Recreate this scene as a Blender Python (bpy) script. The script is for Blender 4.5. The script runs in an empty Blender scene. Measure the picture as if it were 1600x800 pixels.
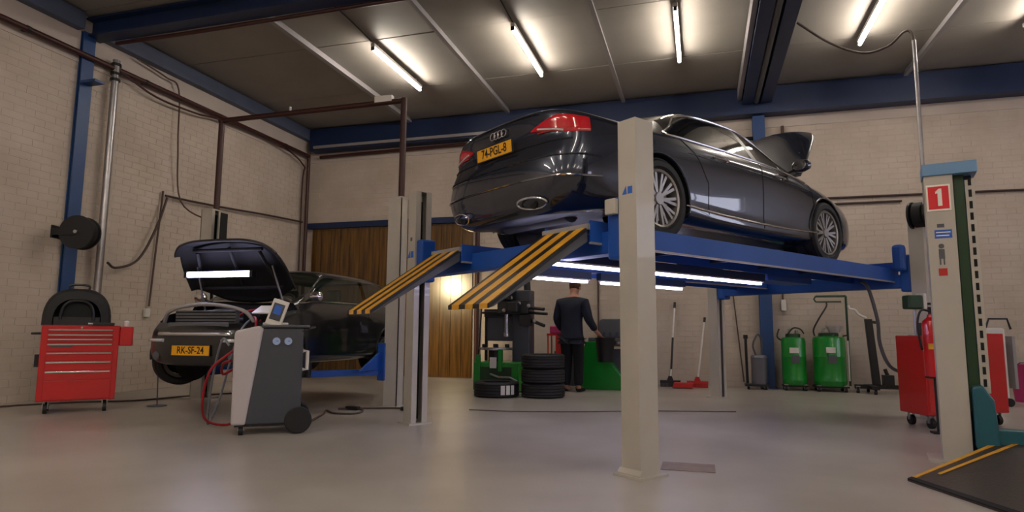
import bpy, bmesh, math, random
import numpy as np
from mathutils import Matrix, Vector
random.seed(7)
PI = math.pi
S = bpy.context.scene
COL = S.collection

# ------------------------------------------------------------------ camera
cam_d = bpy.data.cameras.new('camera'); cam = bpy.data.objects.new('camera', cam_d); COL.objects.link(cam)
S.camera = cam
cam_d.sensor_width = 36.0; cam_d.lens = 22.43; cam_d.clip_start = .05; cam_d.clip_end = 200
PITCH, ROLL, YAW = .1196, .0072, .2878
_f = Vector((-math.sin(YAW), math.cos(YAW), 0)); _r = Vector((math.cos(YAW), math.sin(YAW), 0)); _u = Vector((0, 0, 1))
F_ = _f*math.cos(PITCH)+_u*math.sin(PITCH); U_ = _u*math.cos(PITCH)-_f*math.sin(PITCH)
R_ = _r*math.cos(ROLL)+U_*math.sin(ROLL); U_ = U_*math.cos(ROLL)-_r*math.sin(ROLL)
cam.matrix_world = Matrix(((R_.x, U_.x, -F_.x, 0), (R_.y, U_.y, -F_.y, 0), (R_.z, U_.z, -F_.z, 1.0), (0, 0, 0, 1)))

# ------------------------------------------------------------------ light set-up
S.view_settings.view_transform = 'Standard'; S.view_settings.look = 'None'
S.view_settings.gamma = 1.0; S.view_settings.exposure = 1.5; S.view_settings.use_curve_mapping = False
TUBE_E = 30.0        # ceiling tube emission
LED_E = 9.0         # blue-white work lamps
SKY_E = 2.2          # overcast daylight outside the right-hand windows
w = bpy.data.worlds.new('sky'); S.world = w; w.use_nodes = True
bg = w.node_tree.nodes['Background']; bg.inputs[0].default_value = (.80, .82, 1.0, 1); bg.inputs[1].default_value = SKY_E

# ------------------------------------------------------------------ materials
def srgb(h):
    c = [int(h[i:i+2], 16)/255 for i in (0, 2, 4)]
    return tuple((x/12.92 if x <= .04045 else ((x+.055)/1.055)**2.4) for x in c)+(1,)
MATS = {}
def mat(name, col, rough=.5, metal=0., noise=0., nscale=8., bump=0., coat=0., spec=.5, emit=0., trans=0., alpha=1., col2=None, aniso=None, stretch=(1, 1, 1)):
    if name in MATS: return MATS[name]
    m = bpy.data.materials.new(name); m.use_nodes = True; nt = m.node_tree; b = nt.nodes['Principled BSDF']
    c = srgb(col); b.inputs['Base Color'].default_value = c
    b.inputs['Roughness'].default_value = rough; b.inputs['Metallic'].default_value = metal
    b.inputs['Coat Weight'].default_value = coat; b.inputs['Coat Roughness'].default_value = .03
    b.inputs['Specular IOR Level'].default_value = spec
    b.inputs['Transmission Weight'].default_value = trans; b.inputs['Alpha'].default_value = alpha
    if emit: b.inputs['Emission Color'].default_value = c; b.inputs['Emission Strength'].default_value = emit
    if noise or bump:
        tc = nt.nodes.new('ShaderNodeTexCoord'); mp = nt.nodes.new('ShaderNodeMapping'); n = nt.nodes.new('ShaderNodeTexNoise')
        mp.inputs['Scale'].default_value = stretch
        n.inputs['Scale'].default_value = nscale; n.inputs['Detail'].default_value = 6
        nt.links.new(tc.outputs['Object'], mp.inputs[0]); nt.links.new(mp.outputs[0], n.inputs['Vector'])
        if noise:
            r = nt.nodes.new('ShaderNodeValToRGB'); c2 = srgb(col2) if col2 else tuple(x*(1-noise) for x in c[:3])+(1,)
            r.color_ramp.elements[0].position = .35; r.color_ramp.elements[1].position = .68
            r.color_ramp.elements[0].color = c2; r.color_ramp.elements[1].color = c
            nt.links.new(n.outputs[0], r.inputs[0]); nt.links.new(r.outputs[0], b.inputs['Base Color'])
        if bump:
            bp = nt.nodes.new('ShaderNodeBump'); bp.inputs['Strength'].default_value = bump; bp.inputs['Distance'].default_value = .01
            nt.links.new(n.outputs[0], bp.inputs['Height']); nt.links.new(bp.outputs[0], b.inputs['Normal'])
    MATS[name] = m; return m

M_floor = mat('painted_concrete', 'aea79f', .32, noise=.3, nscale=.9, bump=.02, col2='9a928a')
M_brick = mat('painted_brick', 'c0b3a8', .7, noise=.1, nscale=1.6, bump=.05, col2='b3a598')
M_mortar = mat('painted_mortar', 'beb1a6', .8)
M_lintel = mat('concrete_band', 'bdb0a8', .8, noise=.1, nscale=2)
M_ceil = mat('ceiling_sheet', '958f88', .6, noise=.12, nscale=1.2)
M_blue = mat('steel_blue_paint', '24457a', .45, noise=.1, nscale=5)
M_dblue = mat('dark_blue_paint', '142950', .5, noise=.15, nscale=4)
M_gband = mat('grey_blue_eaves', '525a72', .55, noise=.15, nscale=3)
M_maroon = mat('maroon_pipe_paint', '3a1512', .5)
M_galv = mat('galvanised_steel', 'a8a4a6', .35, metal=.8, noise=.1, nscale=10)
M_lgrey = mat('pale_grey_metal', '9a9698', .45, metal=.2)
M_wood = mat('varnished_wood', '74501c', .2, noise=.4, nscale=3, col2='4b3212', coat=.4, stretch=(6, 6, .35))
M_white = mat('white_plastic', 'd8d4d0', .4)
M_offwhite = mat('beige_lift_paint', 'b9b3aa', .38, noise=.06, nscale=4, coat=.2)
M_liftblue = mat('lift_blue_paint', '0d4da8', .5, noise=.1, nscale=4)
M_capblue = mat('cap_blue_paint', '6b94bd', .45)
M_teal = mat('teal_blue_paint', '1f5a68', .4)
M_black = mat('black_plastic', '15161a', .4)
M_rubber = mat('black_rubber', '17171b', .65, noise=.2, nscale=20)
M_dark = mat('near_black', '08080a', .8)
M_yellow = mat('yellow_stripe', 'e0a32a', .5, noise=.2, nscale=12)
M_ramp = mat('ramp_black', '1a1512', .5)
M_red = mat('red_enamel', 'c3161c', .3, coat=.5)
M_redx = mat('fire_red', 'd01820', .22, coat=.6)
M_redp = mat('red_plastic', 'b8231c', .5)
M_green = mat('green_enamel', '12852a', .3, coat=.4)
M_dgreen = mat('dark_green_metal', '1c3d24', .4)
M_chrome = mat('chrome', 'd8d8dc', .12, metal=1.)
M_steel = mat('brushed_steel', 'b0b0b4', .3, metal=.9)
M_alu = mat('satin_alloy', '9a9694', .35, metal=.7)
M_paintA = mat('metallic_slate_car_paint', '2c3140', .26, metal=.55, coat=1.)
M_paintB = mat('black_green_car_paint', '0b0d14', .3, metal=.3, coat=1.)
M_glass = mat('tinted_car_glass', '0a0d0e', .03, alpha=.72, spec=.8, coat=.5)
M_glass2 = mat('green_tinted_glass', '1a2a20', .03, alpha=.5, spec=.8, coat=.5)
M_taillight = mat('red_lamp_lens', 'c01422', .12, coat=1.)
M_clear = mat('clear_lamp_lens', 'c8ccd4', .1, coat=.8)
M_plate = mat('yellow_number_plate', 'e8a818', .4)
M_ink = mat('black_ink', '0c0a08', .6)
M_seat = mat('grey_upholstery', '24221f', .9)
M_tube = mat('ceiling_tube_light', 'fff5e6', .5, emit=TUBE_E)
M_led = mat('blue_white_tube_light', 'd9d6ff', .5, emit=LED_E)
M_acgrey = mat('light_grey_casing', 'b6afb2', .45)
M_acdark = mat('slate_casing', '40434c', .45)
M_gauge = mat('gauge_face', '9fb4e0', .3)
M_navy = mat('navy_workwear', '1a2133', .85, noise=.2, nscale=12)
M_trous = mat('black_trousers', '0e0f15', .9)
M_skin = mat('skin', 'b07f6a', .55)
M_hair = mat('brown_hair', '4a3024', .8)
M_sgrey = mat('storm_grey_plastic', '55565c', .5)
M_check = mat('brown_checker_plate', '4a3f3b', .45, metal=.4, noise=.3, nscale=60, bump=.3)
M_hose = mat('dark_hose', '3a2a28', .6)
M_cable = mat('brown_cable', '54403a', .7)
M_hosered = mat('red_service_hose', 'a01828', .4)
M_hoseblue = mat('grey_service_hose', '6f7480', .4)
M_stain = mat('floor_patch', '8a7462', .5, noise=.3, nscale=12)
M_signred = mat('sign_red', 'd8202a', .4)
M_signwhite = mat('sign_white', 'f0ece4', .4)
M_signblue = mat('sign_blue', '2a5fc0', .4)
M_pink = mat('magenta_plastic', 'b0306c', .5)
M_vac = mat('vacuum_grey', '6c6c78', .4, metal=.3)
M_orange = mat('orange_metal', 'b8441c', .5)
M_winframe = mat('window_frame_paint', 'c8c8c8', .5)

def window_glass():
    m = bpy.data.materials.new('window_glass'); m.use_nodes = True; nt = m.node_tree
    b = nt.nodes['Principled BSDF']; b.inputs['Base Color'].default_value = (.9, .93, 1, 1); b.inputs['Roughness'].default_value = .02
    b.inputs['Alpha'].default_value = .12
    return m
M_wglass = window_glass()

# ------------------------------------------------------------------ mesh helpers
class MB:
    def __init__(s, M=None): s.v = []; s.f = []; s.M = M or Matrix.Identity(4)
    def add(s, vs, fs):
        o = len(s.v); s.v += [tuple(s.M @ Vector(p)) for p in vs]; s.f += [tuple(i+o for i in f) for f in fs]; return s
    def box(s, x0, x1, y0, y1, z0, z1):
        vs = [(x, y, z) for z in (z0, z1) for y in (y0, y1) for x in (x0, x1)]
        return s.add(vs, [(0, 2, 3, 1), (4, 5, 7, 6), (0, 1, 5, 4), (2, 6, 7, 3), (0, 4, 6, 2), (1, 3, 7, 5)])
    def cyl(s, p0, p1, r, n=16, r1=None, cap=True):
        p0, p1 = Vector(p0), Vector(p1); d = (p1-p0).normalized(); a = d.orthogonal().normalized(); b = d.cross(a)
        r1 = r if r1 is None else r1; vs = []
        for p, q in ((p0, r), (p1, r1)):
            for i in range(n):
                t = 2*PI*i/n; vs.append(p+(a*math.cos(t)+b*math.sin(t))*q)
        fs = [(i, (i+1) % n, n+(i+1) % n, n+i) for i in range(n)]
        if cap: fs += [tuple(range(n-1, -1, -1)), tuple(range(n, 2*n))]
        return s.add(vs, fs)
    def tube(s, pts, r, n=8, closed=False):
        P = [Vector(p) for p in pts]; N = len(P); vs = []; a = None
        for i in range(N):
            if closed: d = (P[(i+1) % N]-P[i-1]).normalized()
            else: d = (P[min(i+1, N-1)]-P[max(i-1, 0)]).normalized()
            if a is None: a = d.orthogonal().normalized()
            a = (a-d*a.dot(d)).normalized(); b = d.cross(a); q = r(i/(N-1)) if callable(r) else r
            for k in range(n):
                t = 2*PI*k/n; vs.append(P[i]+(a*math.cos(t)+b*math.sin(t))*q)
        fs = []
        for i in range(N if closed else N-1):
            j = (i+1) % N
            for k in range(n): fs.append((i*n+k, i*n+(k+1) % n, j*n+(k+1) % n, j*n+k))
        if not closed: fs += [tuple(range(n-1, -1, -1)), tuple(range((N-1)*n, N*n))]
        return s.add(vs, fs)
    def lathe(s, prof, c=(0, 0, 0), axis='z', n=32, closed=False):
        vs = []; c = Vector(c)
        for r, h in prof:
            for i in range(n):
                t = 2*PI*i/n; x, y = r*math.cos(t), r*math.sin(t)
                vs.append(c+Vector({'z': (x, y, h), 'y': (x, h, y), 'x': (h, x, y)}[axis]))
        fs = []; m = len(prof)
        for j in range(m if closed else m-1):
            k = (j+1) % m
            for i in range(n): fs.append((j*n+i, j*n+(i+1) % n, k*n+(i+1) % n, k*n+i))
        if not closed:
            if prof[0][0] > 1e-4: fs.append(tuple(range(n-1, -1, -1)))
            if prof[-1][0] > 1e-4: fs.append(tuple(range((m-1)*n, m*n)))
        return s.add(vs, fs)
    def prism(s, poly, a, b, axis='y'):
        n = len(poly); vs = []
        for h in (a, b):
            for p, q in poly: vs.append({'y': (p, h, q), 'x': (h, p, q), 'z': (p, q, h)}[axis])
        return s.add(vs, [(i, (i+1) % n, n+(i+1) % n, n+i) for i in range(n)]+[tuple(range(n-1, -1, -1)), tuple(range(n, 2*n))])
    def build(s, name, m, parent=None, smooth=False, bev=0, fix=True):
        me = bpy.data.meshes.new(name); me.from_pydata(s.v, [], s.f); me.update()
        if fix:
            bm = bmesh.new(); bm.from_mesh(me); bmesh.ops.recalc_face_normals(bm, faces=bm.faces); bm.to_mesh(me); bm.free()
        if smooth:
            me.polygons.foreach_set('use_smooth', [True]*len(me.polygons))
            try: me.set_sharp_from_angle(angle=.6)
            except Exception: pass
        me.materials.append(m)
        o = bpy.data.objects.new(name, me); COL.objects.link(o)
        if parent: o.parent = parent
        if bev:
            bv = o.modifiers.new('bevel', 'BEVEL'); bv.width = bev; bv.segments = 2; bv.limit_method = 'ANGLE'
        return o
def tag(o, label=None, cat=None, group=None, kind=None):
    if label: o['label'] = label
    if cat: o['category'] = cat
    if group: o['group'] = group
    if kind: o['kind'] = kind
    return o
def thing(name, loc=(0, 0, 0), rz=0, label=None, cat=None, group=None):
    o = bpy.data.objects.new(name, None); o.empty_display_size = .1; COL.objects.link(o); o.location = loc; o.rotation_euler = (0, 0, rz)
    return tag(o, label, cat, group)
def B(*a): return MB().box(*a)
def kids(o): return [c for c in ALLK.get(o.name, [])]
def copy_tree(o, parent=None, loc=None, rz=None):
    c = o.copy(); COL.objects.link(c)
    if parent: c.parent = parent
    if loc is not None: c.location = loc
    if rz is not None: c.rotation_euler = (0, 0, rz)
    for ch in list(o.children): copy_tree(ch, c)
    return c
def text(s, size, m, parent, loc, rot, name='lettering', ext=.001, align='CENTER', sx=1.):
    cu = bpy.data.curves.new(name, 'FONT'); cu.body = s; cu.size = size; cu.extrude = ext; cu.align_x = align; cu.align_y = 'CENTER'; cu.resolution_u = 3
    cu.offset = size*.012
    t = bpy.data.objects.new(name, cu); COL.objects.link(t)
    dg = bpy.context.evaluated_depsgraph_get(); me = bpy.data.meshes.new_from_object(t.evaluated_get(dg))
    bpy.data.objects.remove(t); me.materials.clear(); me.materials.append(m)
    o = bpy.data.objects.new(name, me); COL.objects.link(o)
    if parent: o.parent = parent
    o.location = loc; o.rotation_euler = rot; o.scale = (sx, 1, 1)
    return o
def struct(o, label=None): o['kind'] = 'structure'; 
def spline(pts, n=8):
    P = [Vector(p) for p in pts]; P = [P[0]*2-P[1]]+P+[P[-1]*2-P[-2]]; out = []
    for i in range(1, len(P)-2):
        a, b, c, d = P[i-1:i+3]
        for k in range(n):
            t = k/n; out.append(.5*((2*b)+(c-a)*t+(2*a-5*b+4*c-d)*t*t+(3*b-a-3*c+d)*t**3))
    out.append(P[-2]); return out

# ------------------------------------------------------------------ the hall
XL, XR, YB, YF, ZC = -9.02, 9.6, 13.13, -5.0, 5.82
def ibox(name, m, *a, bev=0):
    o = B(*a).build(name, m, bev=bev); o['kind'] = 'structure'; return o
floor = ibox('floor', M_floor, XL-.3, XR+.3, YF-.3, YB+.3, -.2, 0)
B(-.32, .07, 5.0, 5.30, 0, .004).build('floor_patch', M_stain, floor)
ceil = ibox('ceiling', M_dark, XL-.3, XR+.3, YF-.3, YB+.3, ZC+.04, ZC+.2)
xs = [XL, -6.35, -3.9, -1.41, .9, 3.7, 6.2, XR]
ys = [YF, -2.6, -.2, 2.2, 4.6, 7.0, 9.05, 11.1, YB]
for i in range(len(xs)-1):
    for j in range(len(ys)-1):
        B(xs[i]+.006, xs[i+1]-.006, ys[j]+.008, ys[j+1]-.008, ZC+random.uniform(0, .008), ZC+.045).build('ceiling_panel', M_ceil, ceil)

def bricks(parent, x0, x1, z0, z1, place, key, holes=(), bw=.30, bh=.105, gap=.004):
    """place(a, z, d) -> world point; a along the wall, d out of the wall. Largest 300 in view as parts, the rest joined."""
    L = []; row = 0; z = z0
    while z < z1-.02:
        h = min(bh, z1-z); a = x0-(bw/2 if row % 2 else 0)
        while a < x1-.02:
            p, q = max(a, x0), min(a+bw, x1)
            if q-p > .03 and not any(p >= hx0-.01 and q <= hx1+.01 and z >= hz0-.01 and z+h <= hz1+.06 for hx0, hx1, hz0, hz1 in holes):
                for hx0, hx1, hz0, hz1 in holes:
                    if z+h > hz0+.01 and z < hz1-.01:
                        if p < hx0 < q: q = hx0
                        elif p < hx1 < q: p = hx1
                if q-p > .03: L.append((p, q, z, z+h))
            a += bw
        z += bh; row += 1
    L.sort(key=lambda b: key((b[0]+b[1])/2, (b[2]+b[3])/2))
    rest = MB()
    for i, (p, q, z, zz) in enumerate(L):
        d = .004+random.uniform(-.0008, .0008); g = gap/2; e = .002
        vs = [place(*c) for c in ((p+g, z+g, 0), (q-g, z+g, 0), (q-g, zz-g, 0), (p+g, zz-g, 0),
                                  (p+g+e, z+g+e, d), (q-g-e, z+g+e, d), (q-g-e, zz-g-e, d), (p+g+e, zz-g-e, d))]
        fs = [(4, 5, 6, 7), (0, 1, 5, 4), (1, 2, 6, 5), (2, 3, 7, 6), (3, 0, 4, 7)]
        if i < 300: MB().add(vs, fs).build('brick', M_brick, parent, fix=False)
        else: rest.add(vs, fs)
    if rest.v:
        r = rest.build('brickwork', M_brick, parent, fix=False); r['kind'] = 'stuff'
cv = Vector((0, 0, 1))
def keyL(a, z):
    p = Vector((XL, a, z)); v = p-cv; d = v.dot(F_); 
    if d < .1: return 99
    x = 800+997*v.dot(R_)/d; y = 400-997*v.dot(U_)/d
    return d if -10 < x < 1610 and -10 < y < 810 else 99
def keyB(a, z):
    p = Vector((a, YB, z)); v = p-cv; d = v.dot(F_)
    x = 800+997*v.dot(R_)/d; y = 400-997*v.dot(U_)/d
    return v.length if -10 < x < 1610 and -10 < y < 810 and not(z < 2.9 and a < 1.5) else 99
wl = ibox('wall_left', M_mortar, XL-.3, XL-.012, YF-.3, YB+.3, 0, ZC+.1)
bricks(wl, 3.2, YB-.01, 0, 5.05, lambda a, z, d: (XL-.012+d, a, z), keyL)
B(XL-.012, XL+.004, YF, YB, 5.05, ZC+.04).build('concrete_band', M_lintel, wl)
B(XL-.012, XL+.0, YF, 3.2, 0, 5.05).build('plain_brickwork', M_brick, wl)
wb = ibox('wall_back', M_mortar, XL-.3, XR+.3, YB+.012, YB+.3, 0, ZC+.1)
DX0, DX1, DZ = -8.85, -4.78, 3.42
bricks(wb, XL, 6.6, 0, 5.05, lambda a, z, d: (a, YB+.012-d, z), keyB, holes=[(DX0, DX1, 0, DZ+.12)])
B(XL, XR, YB-.004, YB+.012, 5.05, ZC+.04).build('concrete_band', M_lintel, wb)
B(6.6, XR, YB, YB+.012, 0, 5.05).build('plain_brickwork', M_brick, wb)
wf = ibox('wall_front', M_brick, XL-.3, XR+.3, YF-.3, YF, 0, ZC+.1)
# right wall with daylight windows (outside the frame, mirrored in the car doors)
wr = MB(); WY = [(1.2, 3.4), (6.0, 8.0), (8.6, 10.6)]; WZ0, WZ1 = 2.7, 4.1
wr.box(XR, XR+.3, YF-.3, YB+.3, 0, WZ0); wr.box(XR, XR+.3, YF-.3, YB+.3, WZ1, ZC+.1)
edges = [YF-.3]+[e for w_ in WY for e in w_]+[YB+.3]
for i in range(0, len(edges), 2): wr.box(XR, XR+.3, edges[i], edges[i+1], WZ0, WZ1)
o = wr.build('wall_right', M_brick); o['kind'] = 'structure'
for k, (a, b) in enumerate(WY):
    fr = MB()
    for yy in (a, (a+b)/2-.03, b-.06): fr.box(XR+.1, XR+.18, yy, yy+.06, WZ0, WZ1)
    for zz in (WZ0, WZ1-.06): fr.box(XR+.1, XR+.18, a, b, zz, zz+.06)
    o = fr.build(f'window_{k+1}', M_winframe); o['kind'] = 'structure'
    for p, q in ((a+.06, (a+b)/2-.03), ((a+b)/2+.03, b-.06)):
        B(XR+.135, XR+.145, p, q, WZ0+.06, WZ1-.06).build('pane', M_wglass, o)

# big varnished wooden door in the back wall
n = 0
door = B(DX0, DX1, YB+.02, YB+.05, .02, DZ).build('door_1', M_dark); door['kind'] = 'structure'
x = DX0
while x < DX1-.05:
    x2 = min(x+.255, DX1)
    B(x+.004, x2-.004, YB-.03+random.uniform(-.003, .003), YB+.025, .03, DZ-.01).build('plank', M_wood, door); x = x2
for xx in ((DX0+DX1)/2-.25, (DX0+DX1)/2+.15): MB().tube([(xx, YB-.03, 1.0), (xx, YB-.09, 1.02), (xx, YB-.09, 1.28), (xx, YB-.03, 1.3)], .012).build('handle', M_black, door)
ibox('trim_1', M_dblue, DX0-.1, DX1+.1, YB-.10, YB+.0, DZ, DZ+.13)
# steel frame
def trim(nm, m, *a, **k): return ibox(nm, m, *a, **k)
def ibeam(nm, m, p0, p1, h, wd, axis, ft=.03, wt=.03):
    x0, y0, z0 = p0; mb = MB(); L_ = p1
    if axis == 'x':
        mb.box(x0, L_, y0-wd/2, y0+wd/2, z0, z0+ft); mb.box(x0, L_, y0-wd/2, y0+wd/2, z0+h-ft, z0+h); mb.box(x0, L_, y0-wt/2, y0+wt/2, z0+ft, z0+h-ft)
    elif axis == 'y':
        mb.box(x0-wd/2, x0+wd/2, y0, L_, z0, z0+ft); mb.box(x0-wd/2, x0+wd/2, y0, L_, z0+h-ft, z0+h); mb.box(x0-wt/2, x0+wt/2, y0, L_, z0+ft, z0+h-ft)
    o = mb.build(nm, m); o['kind'] = 'structure'; return o
def column(nm, x, y, wx, wy, h, m, base=True):
    mb = MB(); f = .02
    if wx > wy or True:
        # H section, flanges facing +-y / +-x
        mb.box(x, x+f, y, y+wy, 0, h); mb.box(x+wx-f, x+wx, y, y+wy, 0, h); mb.box(x+f, x+wx-f, y+wy/2-f/2, y+wy/2+f/2, 0, h)
        mb.box(x-.04, x+wx+.04, y-.04, y+wy+.02, 0, .02)
    o = mb.build(nm, m); o['kind'] = 'structure'; return o
# left wall column, blue, and the back wall one
column('trim_2', XL, 7.06, .07, .20, 5.55, M_blue)
B(XL+.07, XL+.36, 7.06, 7.22, 4.72, 4.76).build('steel_bracket', M_blue, bpy.data.objects['trim_2'])
o = MB(); o.box(1.07, 1.29, YB-.20, YB-.18, 0, 5.25); o.box(1.07, 1.29, YB-.02, YB, 0, 5.25); o.box(1.17, 1.19, YB-.18, YB-.02, 0, 5.25); o.box(1.03, 1.33, YB-.24, YB, 0, .02)
o = o.build('trim_3', M_blue); o['kind'] = 'structure'
ibeam('trim_4', M_dblue, (XL+.001, 7.25, 5.5), XR-.01, .30, .26, 'x')     # main rafter across
ibox('trim_5', M_gband, XL+.004, XL+.15, YF+.01, 7.0, 5.54, 5.80)          # eaves beam, left
ibox('trim_6', M_gband, XL+.004, XL+.15, 7.4, YB-.15, 5.54, 5.80)
ibox('trim_7', M_dblue, XL+.16, XR-.01, YB-.30, YB-.005, 5.27, 5.79)         # deep beam along back wall
ibox('trim_8', M_lgrey, XL+.3, -3.2, YB-.36, YB-.31, 5.30, 5.36)
for k, xx in enumerate((.98, 1.32)):                                        # twin valley beam
    ibeam(f'trim_{9+k}', M_dblue, (xx, YF+.01, 5.46), YB-.32, .34, .20, 'y')
ibox('trim_11', M_lgrey, .80, .87, YF+.01, YB-.32, 5.55, 5.78)
MB().cyl((1.14, YF+.02, 5.5), (1.14, YB-.33, 5.5), .05).build('trim_12', M_sgrey)['kind'] = 'structure'
for k, (xx, r) in enumerate(((-6.2, .045), (-3.88, .035), (-1.41, .035), (3.7, .035), (6.2, .035))):
    MB().box(xx-r, xx+r, 7.45, YB-.40, 5.70, 5.75).box(xx-.008, xx+.008, 7.45, YB-.40, 5.75, ZC).build(f'trim_{13+k}', M_lgrey)['kind'] = 'structure'
    MB().box(xx-r, xx+r, YF+.01, 7.10, 5.70, 5.75).build(f'trim_{18+k}', M_lgrey)['kind'] = 'structure'

# ------------------------------------------------------------------ ceiling tube lamps
def tube_lamp(x, y0, L, z, label, grp='ceiling tube lamps outside the picture'):
    t = thing('tube_lamp', (x, y0, z), 0, label, 'lamp', None)
    B(-.035, .035, 0, L, .03, .09).build('housing', M_white, t, bev=.006)
    for yy in (.2, L-.2): MB().cyl((0, yy, .09), (0, yy, ZC-z), .008, 8).build('hanger', M_galv, t)
    for a in (0, L-.03): B(-.028, .028, a, a+.03, -.03, .03).build('socket', M_black, t)
    MB().cyl((0, .03, -.01), (0, L-.03, -.01), .024, 12).build('tube', M_tube, t, smooth=True)
    return t
LZ = 5.66
vis = [(-5.1, 9.0, 'lit ceiling tube lamp furthest left, nearest the maroon gantry pipe'),
       (-2.67, 8.95, 'lit ceiling tube lamp second from the left, above the tail of the raised car'),
       (-.24, 9.0, 'lit ceiling tube lamp just left of the twin blue ceiling beams'),
       (2.57, 9.1, 'lit ceiling tube lamp just right of the twin blue ceiling beams, above the drooping cable'),
       (4.87, 9.2, 'lit ceiling tube lamp cut by the right edge of the picture')]
for x, y, l in vis: tube_lamp(x, y, 1.9, LZ, l)
for x, nm in ((-7.0, 'at the left wall'), (-5.1, 'above the left part of the hall'), (-2.67, 'left of the middle'), (-.24, 'in the middle'), (2.57, 'right of the middle'), (4.87, 'above the right part of the hall'), (7.3, 'at the windows')):
    for y, rw in ((.2, 'nearer'), (-3.6, 'farther')): tube_lamp(x, y, 1.9, LZ, f'added unseen ceiling tube lamp {nm}, {rw} row behind the camera')  # extra unseen lamps, added to brighten the dark front floor
def wire(name, pts, r, m, label, cat, n=8, k=6):
    return tag(MB().tube(spline(pts, k), r, n).build(name, m, smooth=True), label, cat)
for x, lb in ((-5.1, 'first'), (-2.67, 'second'), (-.24, 'third')):
    wire('lamp_cable', [(x+.01, 7.45, 5.79), (x, 8.3, 5.795), (x, 8.95, 5.76)], .012, M_black, f'thin black supply cable leading to the {lb} ceiling tube lamp from the left', 'cable')

# ------------------------------------------------------------------ pipes and cables on the walls
def pipe(name, pts, r, m, label, cat='pipe', n=12, parent=None):
    mb = MB()
    for a, b in zip(pts[:-1], pts[1:]): mb.cyl(a, b, r, n)
    return tag(mb.build(name, m, smooth=True), label, cat)
wp = thing('wall_pipe', (XL+.11, 0, 5.16), 0, 'long maroon pipe running high along the left wall into the far corner', 'pipe')
MB().cyl((0, 3.5, 0), (0, 12.9, 0), .045, 12).cyl((0, 12.9, .02), (0, 12.9, -5.12), .04, 12).build('pipe_run', M_maroon, wp, smooth=True)
for yy in (4.5, 6.2, 8.2, 10.2, 12.0): MB().box(-.11, 0, yy-.02, yy+.02, -.02, .02).cyl((0, yy-.025, 0), (0, yy+.025, 0), .052, 12).build('pipe_clip', M_black, wp)
for yy in (5.3,): MB().cyl((0, yy, 0), (0, yy+.12, 0), .06, 12).cyl((0, yy+.06, .03), (0, yy+.06, .09), .014, 8).build('coupling', M_maroon, wp)
wire('wall_cable', [(XL+.13, 7.7, 5.14), (XL+.13, 8.4, 4.98), (XL+.13, 9.3, 5.0), (XL+.13, 10.1, 5.1), (XL+.17, 11.5, 5.12), (XL+.1, 12.7, 4.9), (XL+.06, 12.76, 4.3), (XL+.06, 12.78, .1)], .018, M_maroon, 'dark cable sagging along the high maroon wall pipe and dropping in the corner', 'cable')
pipe('back_wall_pipe', [(-8.7, YB-.08, 5.16), (-4.6, YB-.08, 5.2)], .035, M_maroon, 'maroon pipe under the blue beam of the back wall')
pipe('conduit_pair', [(1.1, YB-.05, 4.85), (-1.0, YB-.05, 4.85)], .035, M_dark, 'dark pipe on the back wall behind the raised car left of the blue column')
pipe('duct_pipe', [(XL+.12, 7.60, 5.3), (XL+.12, 7.60, .05)], .055, M_galv, 'shiny vertical metal duct pipe beside the blue column on the left wall')
t = bpy.data.objects['duct_pipe']
for z in (5.05, 5.2, 4.95): MB().cyl((XL+.12, 7.6, z), (XL+.12, 7.6, z+.04), .075, 14).build('black_clamp', M_black, t)
wire('hose_drop', [(XL+.10, 7.75, 2.05), (XL+.12, 7.9, 1.98), (XL+.12, 8.3, 2.16), (XL+.12, 8.62, 2.75), (XL+.12, 8.80, 3.3)], .020, M_hose, 'brown air hose looping from the black hose reel up to the wall hook', 'hose')
wire('hose_run', [(XL+.08, 8.8, 3.34), (XL+.08, 9.4, 3.36), (XL+.08, 10.2, 3.40), (XL+.08, 11.4, 3.48), (XL+.08, 12.8, 3.55)], .020, M_hose, 'brown air hose running level along the left wall from the hook to the corner', 'hose')
pipe('socket_conduit', [(XL+.04, 8.78, 3.42), (XL+.04, 8.66, 1.4)], .016, M_cable, 'thin brown conduit dropping down the left wall to the small white socket')
sk = tag(B(XL+.012, XL+.06, 8.58, 8.68, 1.22, 1.36).build('wall_socket', M_white, bev=.006), 'small white socket box at the foot of the brown conduit on the left wall', 'socket')
wire('hanging_cable', [(XL+.1, 8.0, 5.5), (XL+.1, 8.6, 5.42), (XL+.1, 8.9, 5.30), (XL+.12, 8.95, 4.3), (XL+.12, 9.1, 3.3), (-8.4, 9.3, 2.95), (-7.6, 8.6, 2.8), (-7.25, 8.1, 2.6)], .014, M_cable, 'thin brown cable hanging from the left eaves to the far lift post', 'cable')
wire('rafter_pipe', [(XL+.3, 7.42, 5.48), (-7, 7.42, 5.47), (-4, 7.42, 5.49), (-2, 7.42, 5.48)], .03, M_maroon, 'maroon pipe running under the big blue rafter', 'pipe')
# back wall lines on the right
pipe('conduit', [(2.05, YB-.03, 3.58), (5.9, YB-.03, 3.56)], .02, M_hose, 'upper dark conduit running level on the back wall, right of the raised car')
pipe('conduit', [(2.05, YB-.03, 3.46), (3.6, YB-.03, 3.46)], .02, M_hose, 'lower short dark conduit just below the long one on the back wall')
pipe('conduit', [(-2.02, YB-.03, .1), (-2.02, YB-.03, 3.0)], .018, M_cable, 'thin vertical conduit on the back wall behind the man')
pipe('conduit', [(.55, YB-.03, 2.4), (.75, YB-.03, .1)], .012, M_cable, 'thin slanted cable on the back wall left of the blue column')
pipe('conduit', [(1.50, YB-.03, 3.0), (1.50, YB-.03, 1.65)], .014, M_cable, 'thin conduit above the small white switch box by the blue column')
pipe('conduit', [(1.62, YB-.05, 4.1), (1.62, YB-.05, 5.05)], .03, M_cable, 'short brownish conduit under the back beam behind the raised bonnet')
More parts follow.
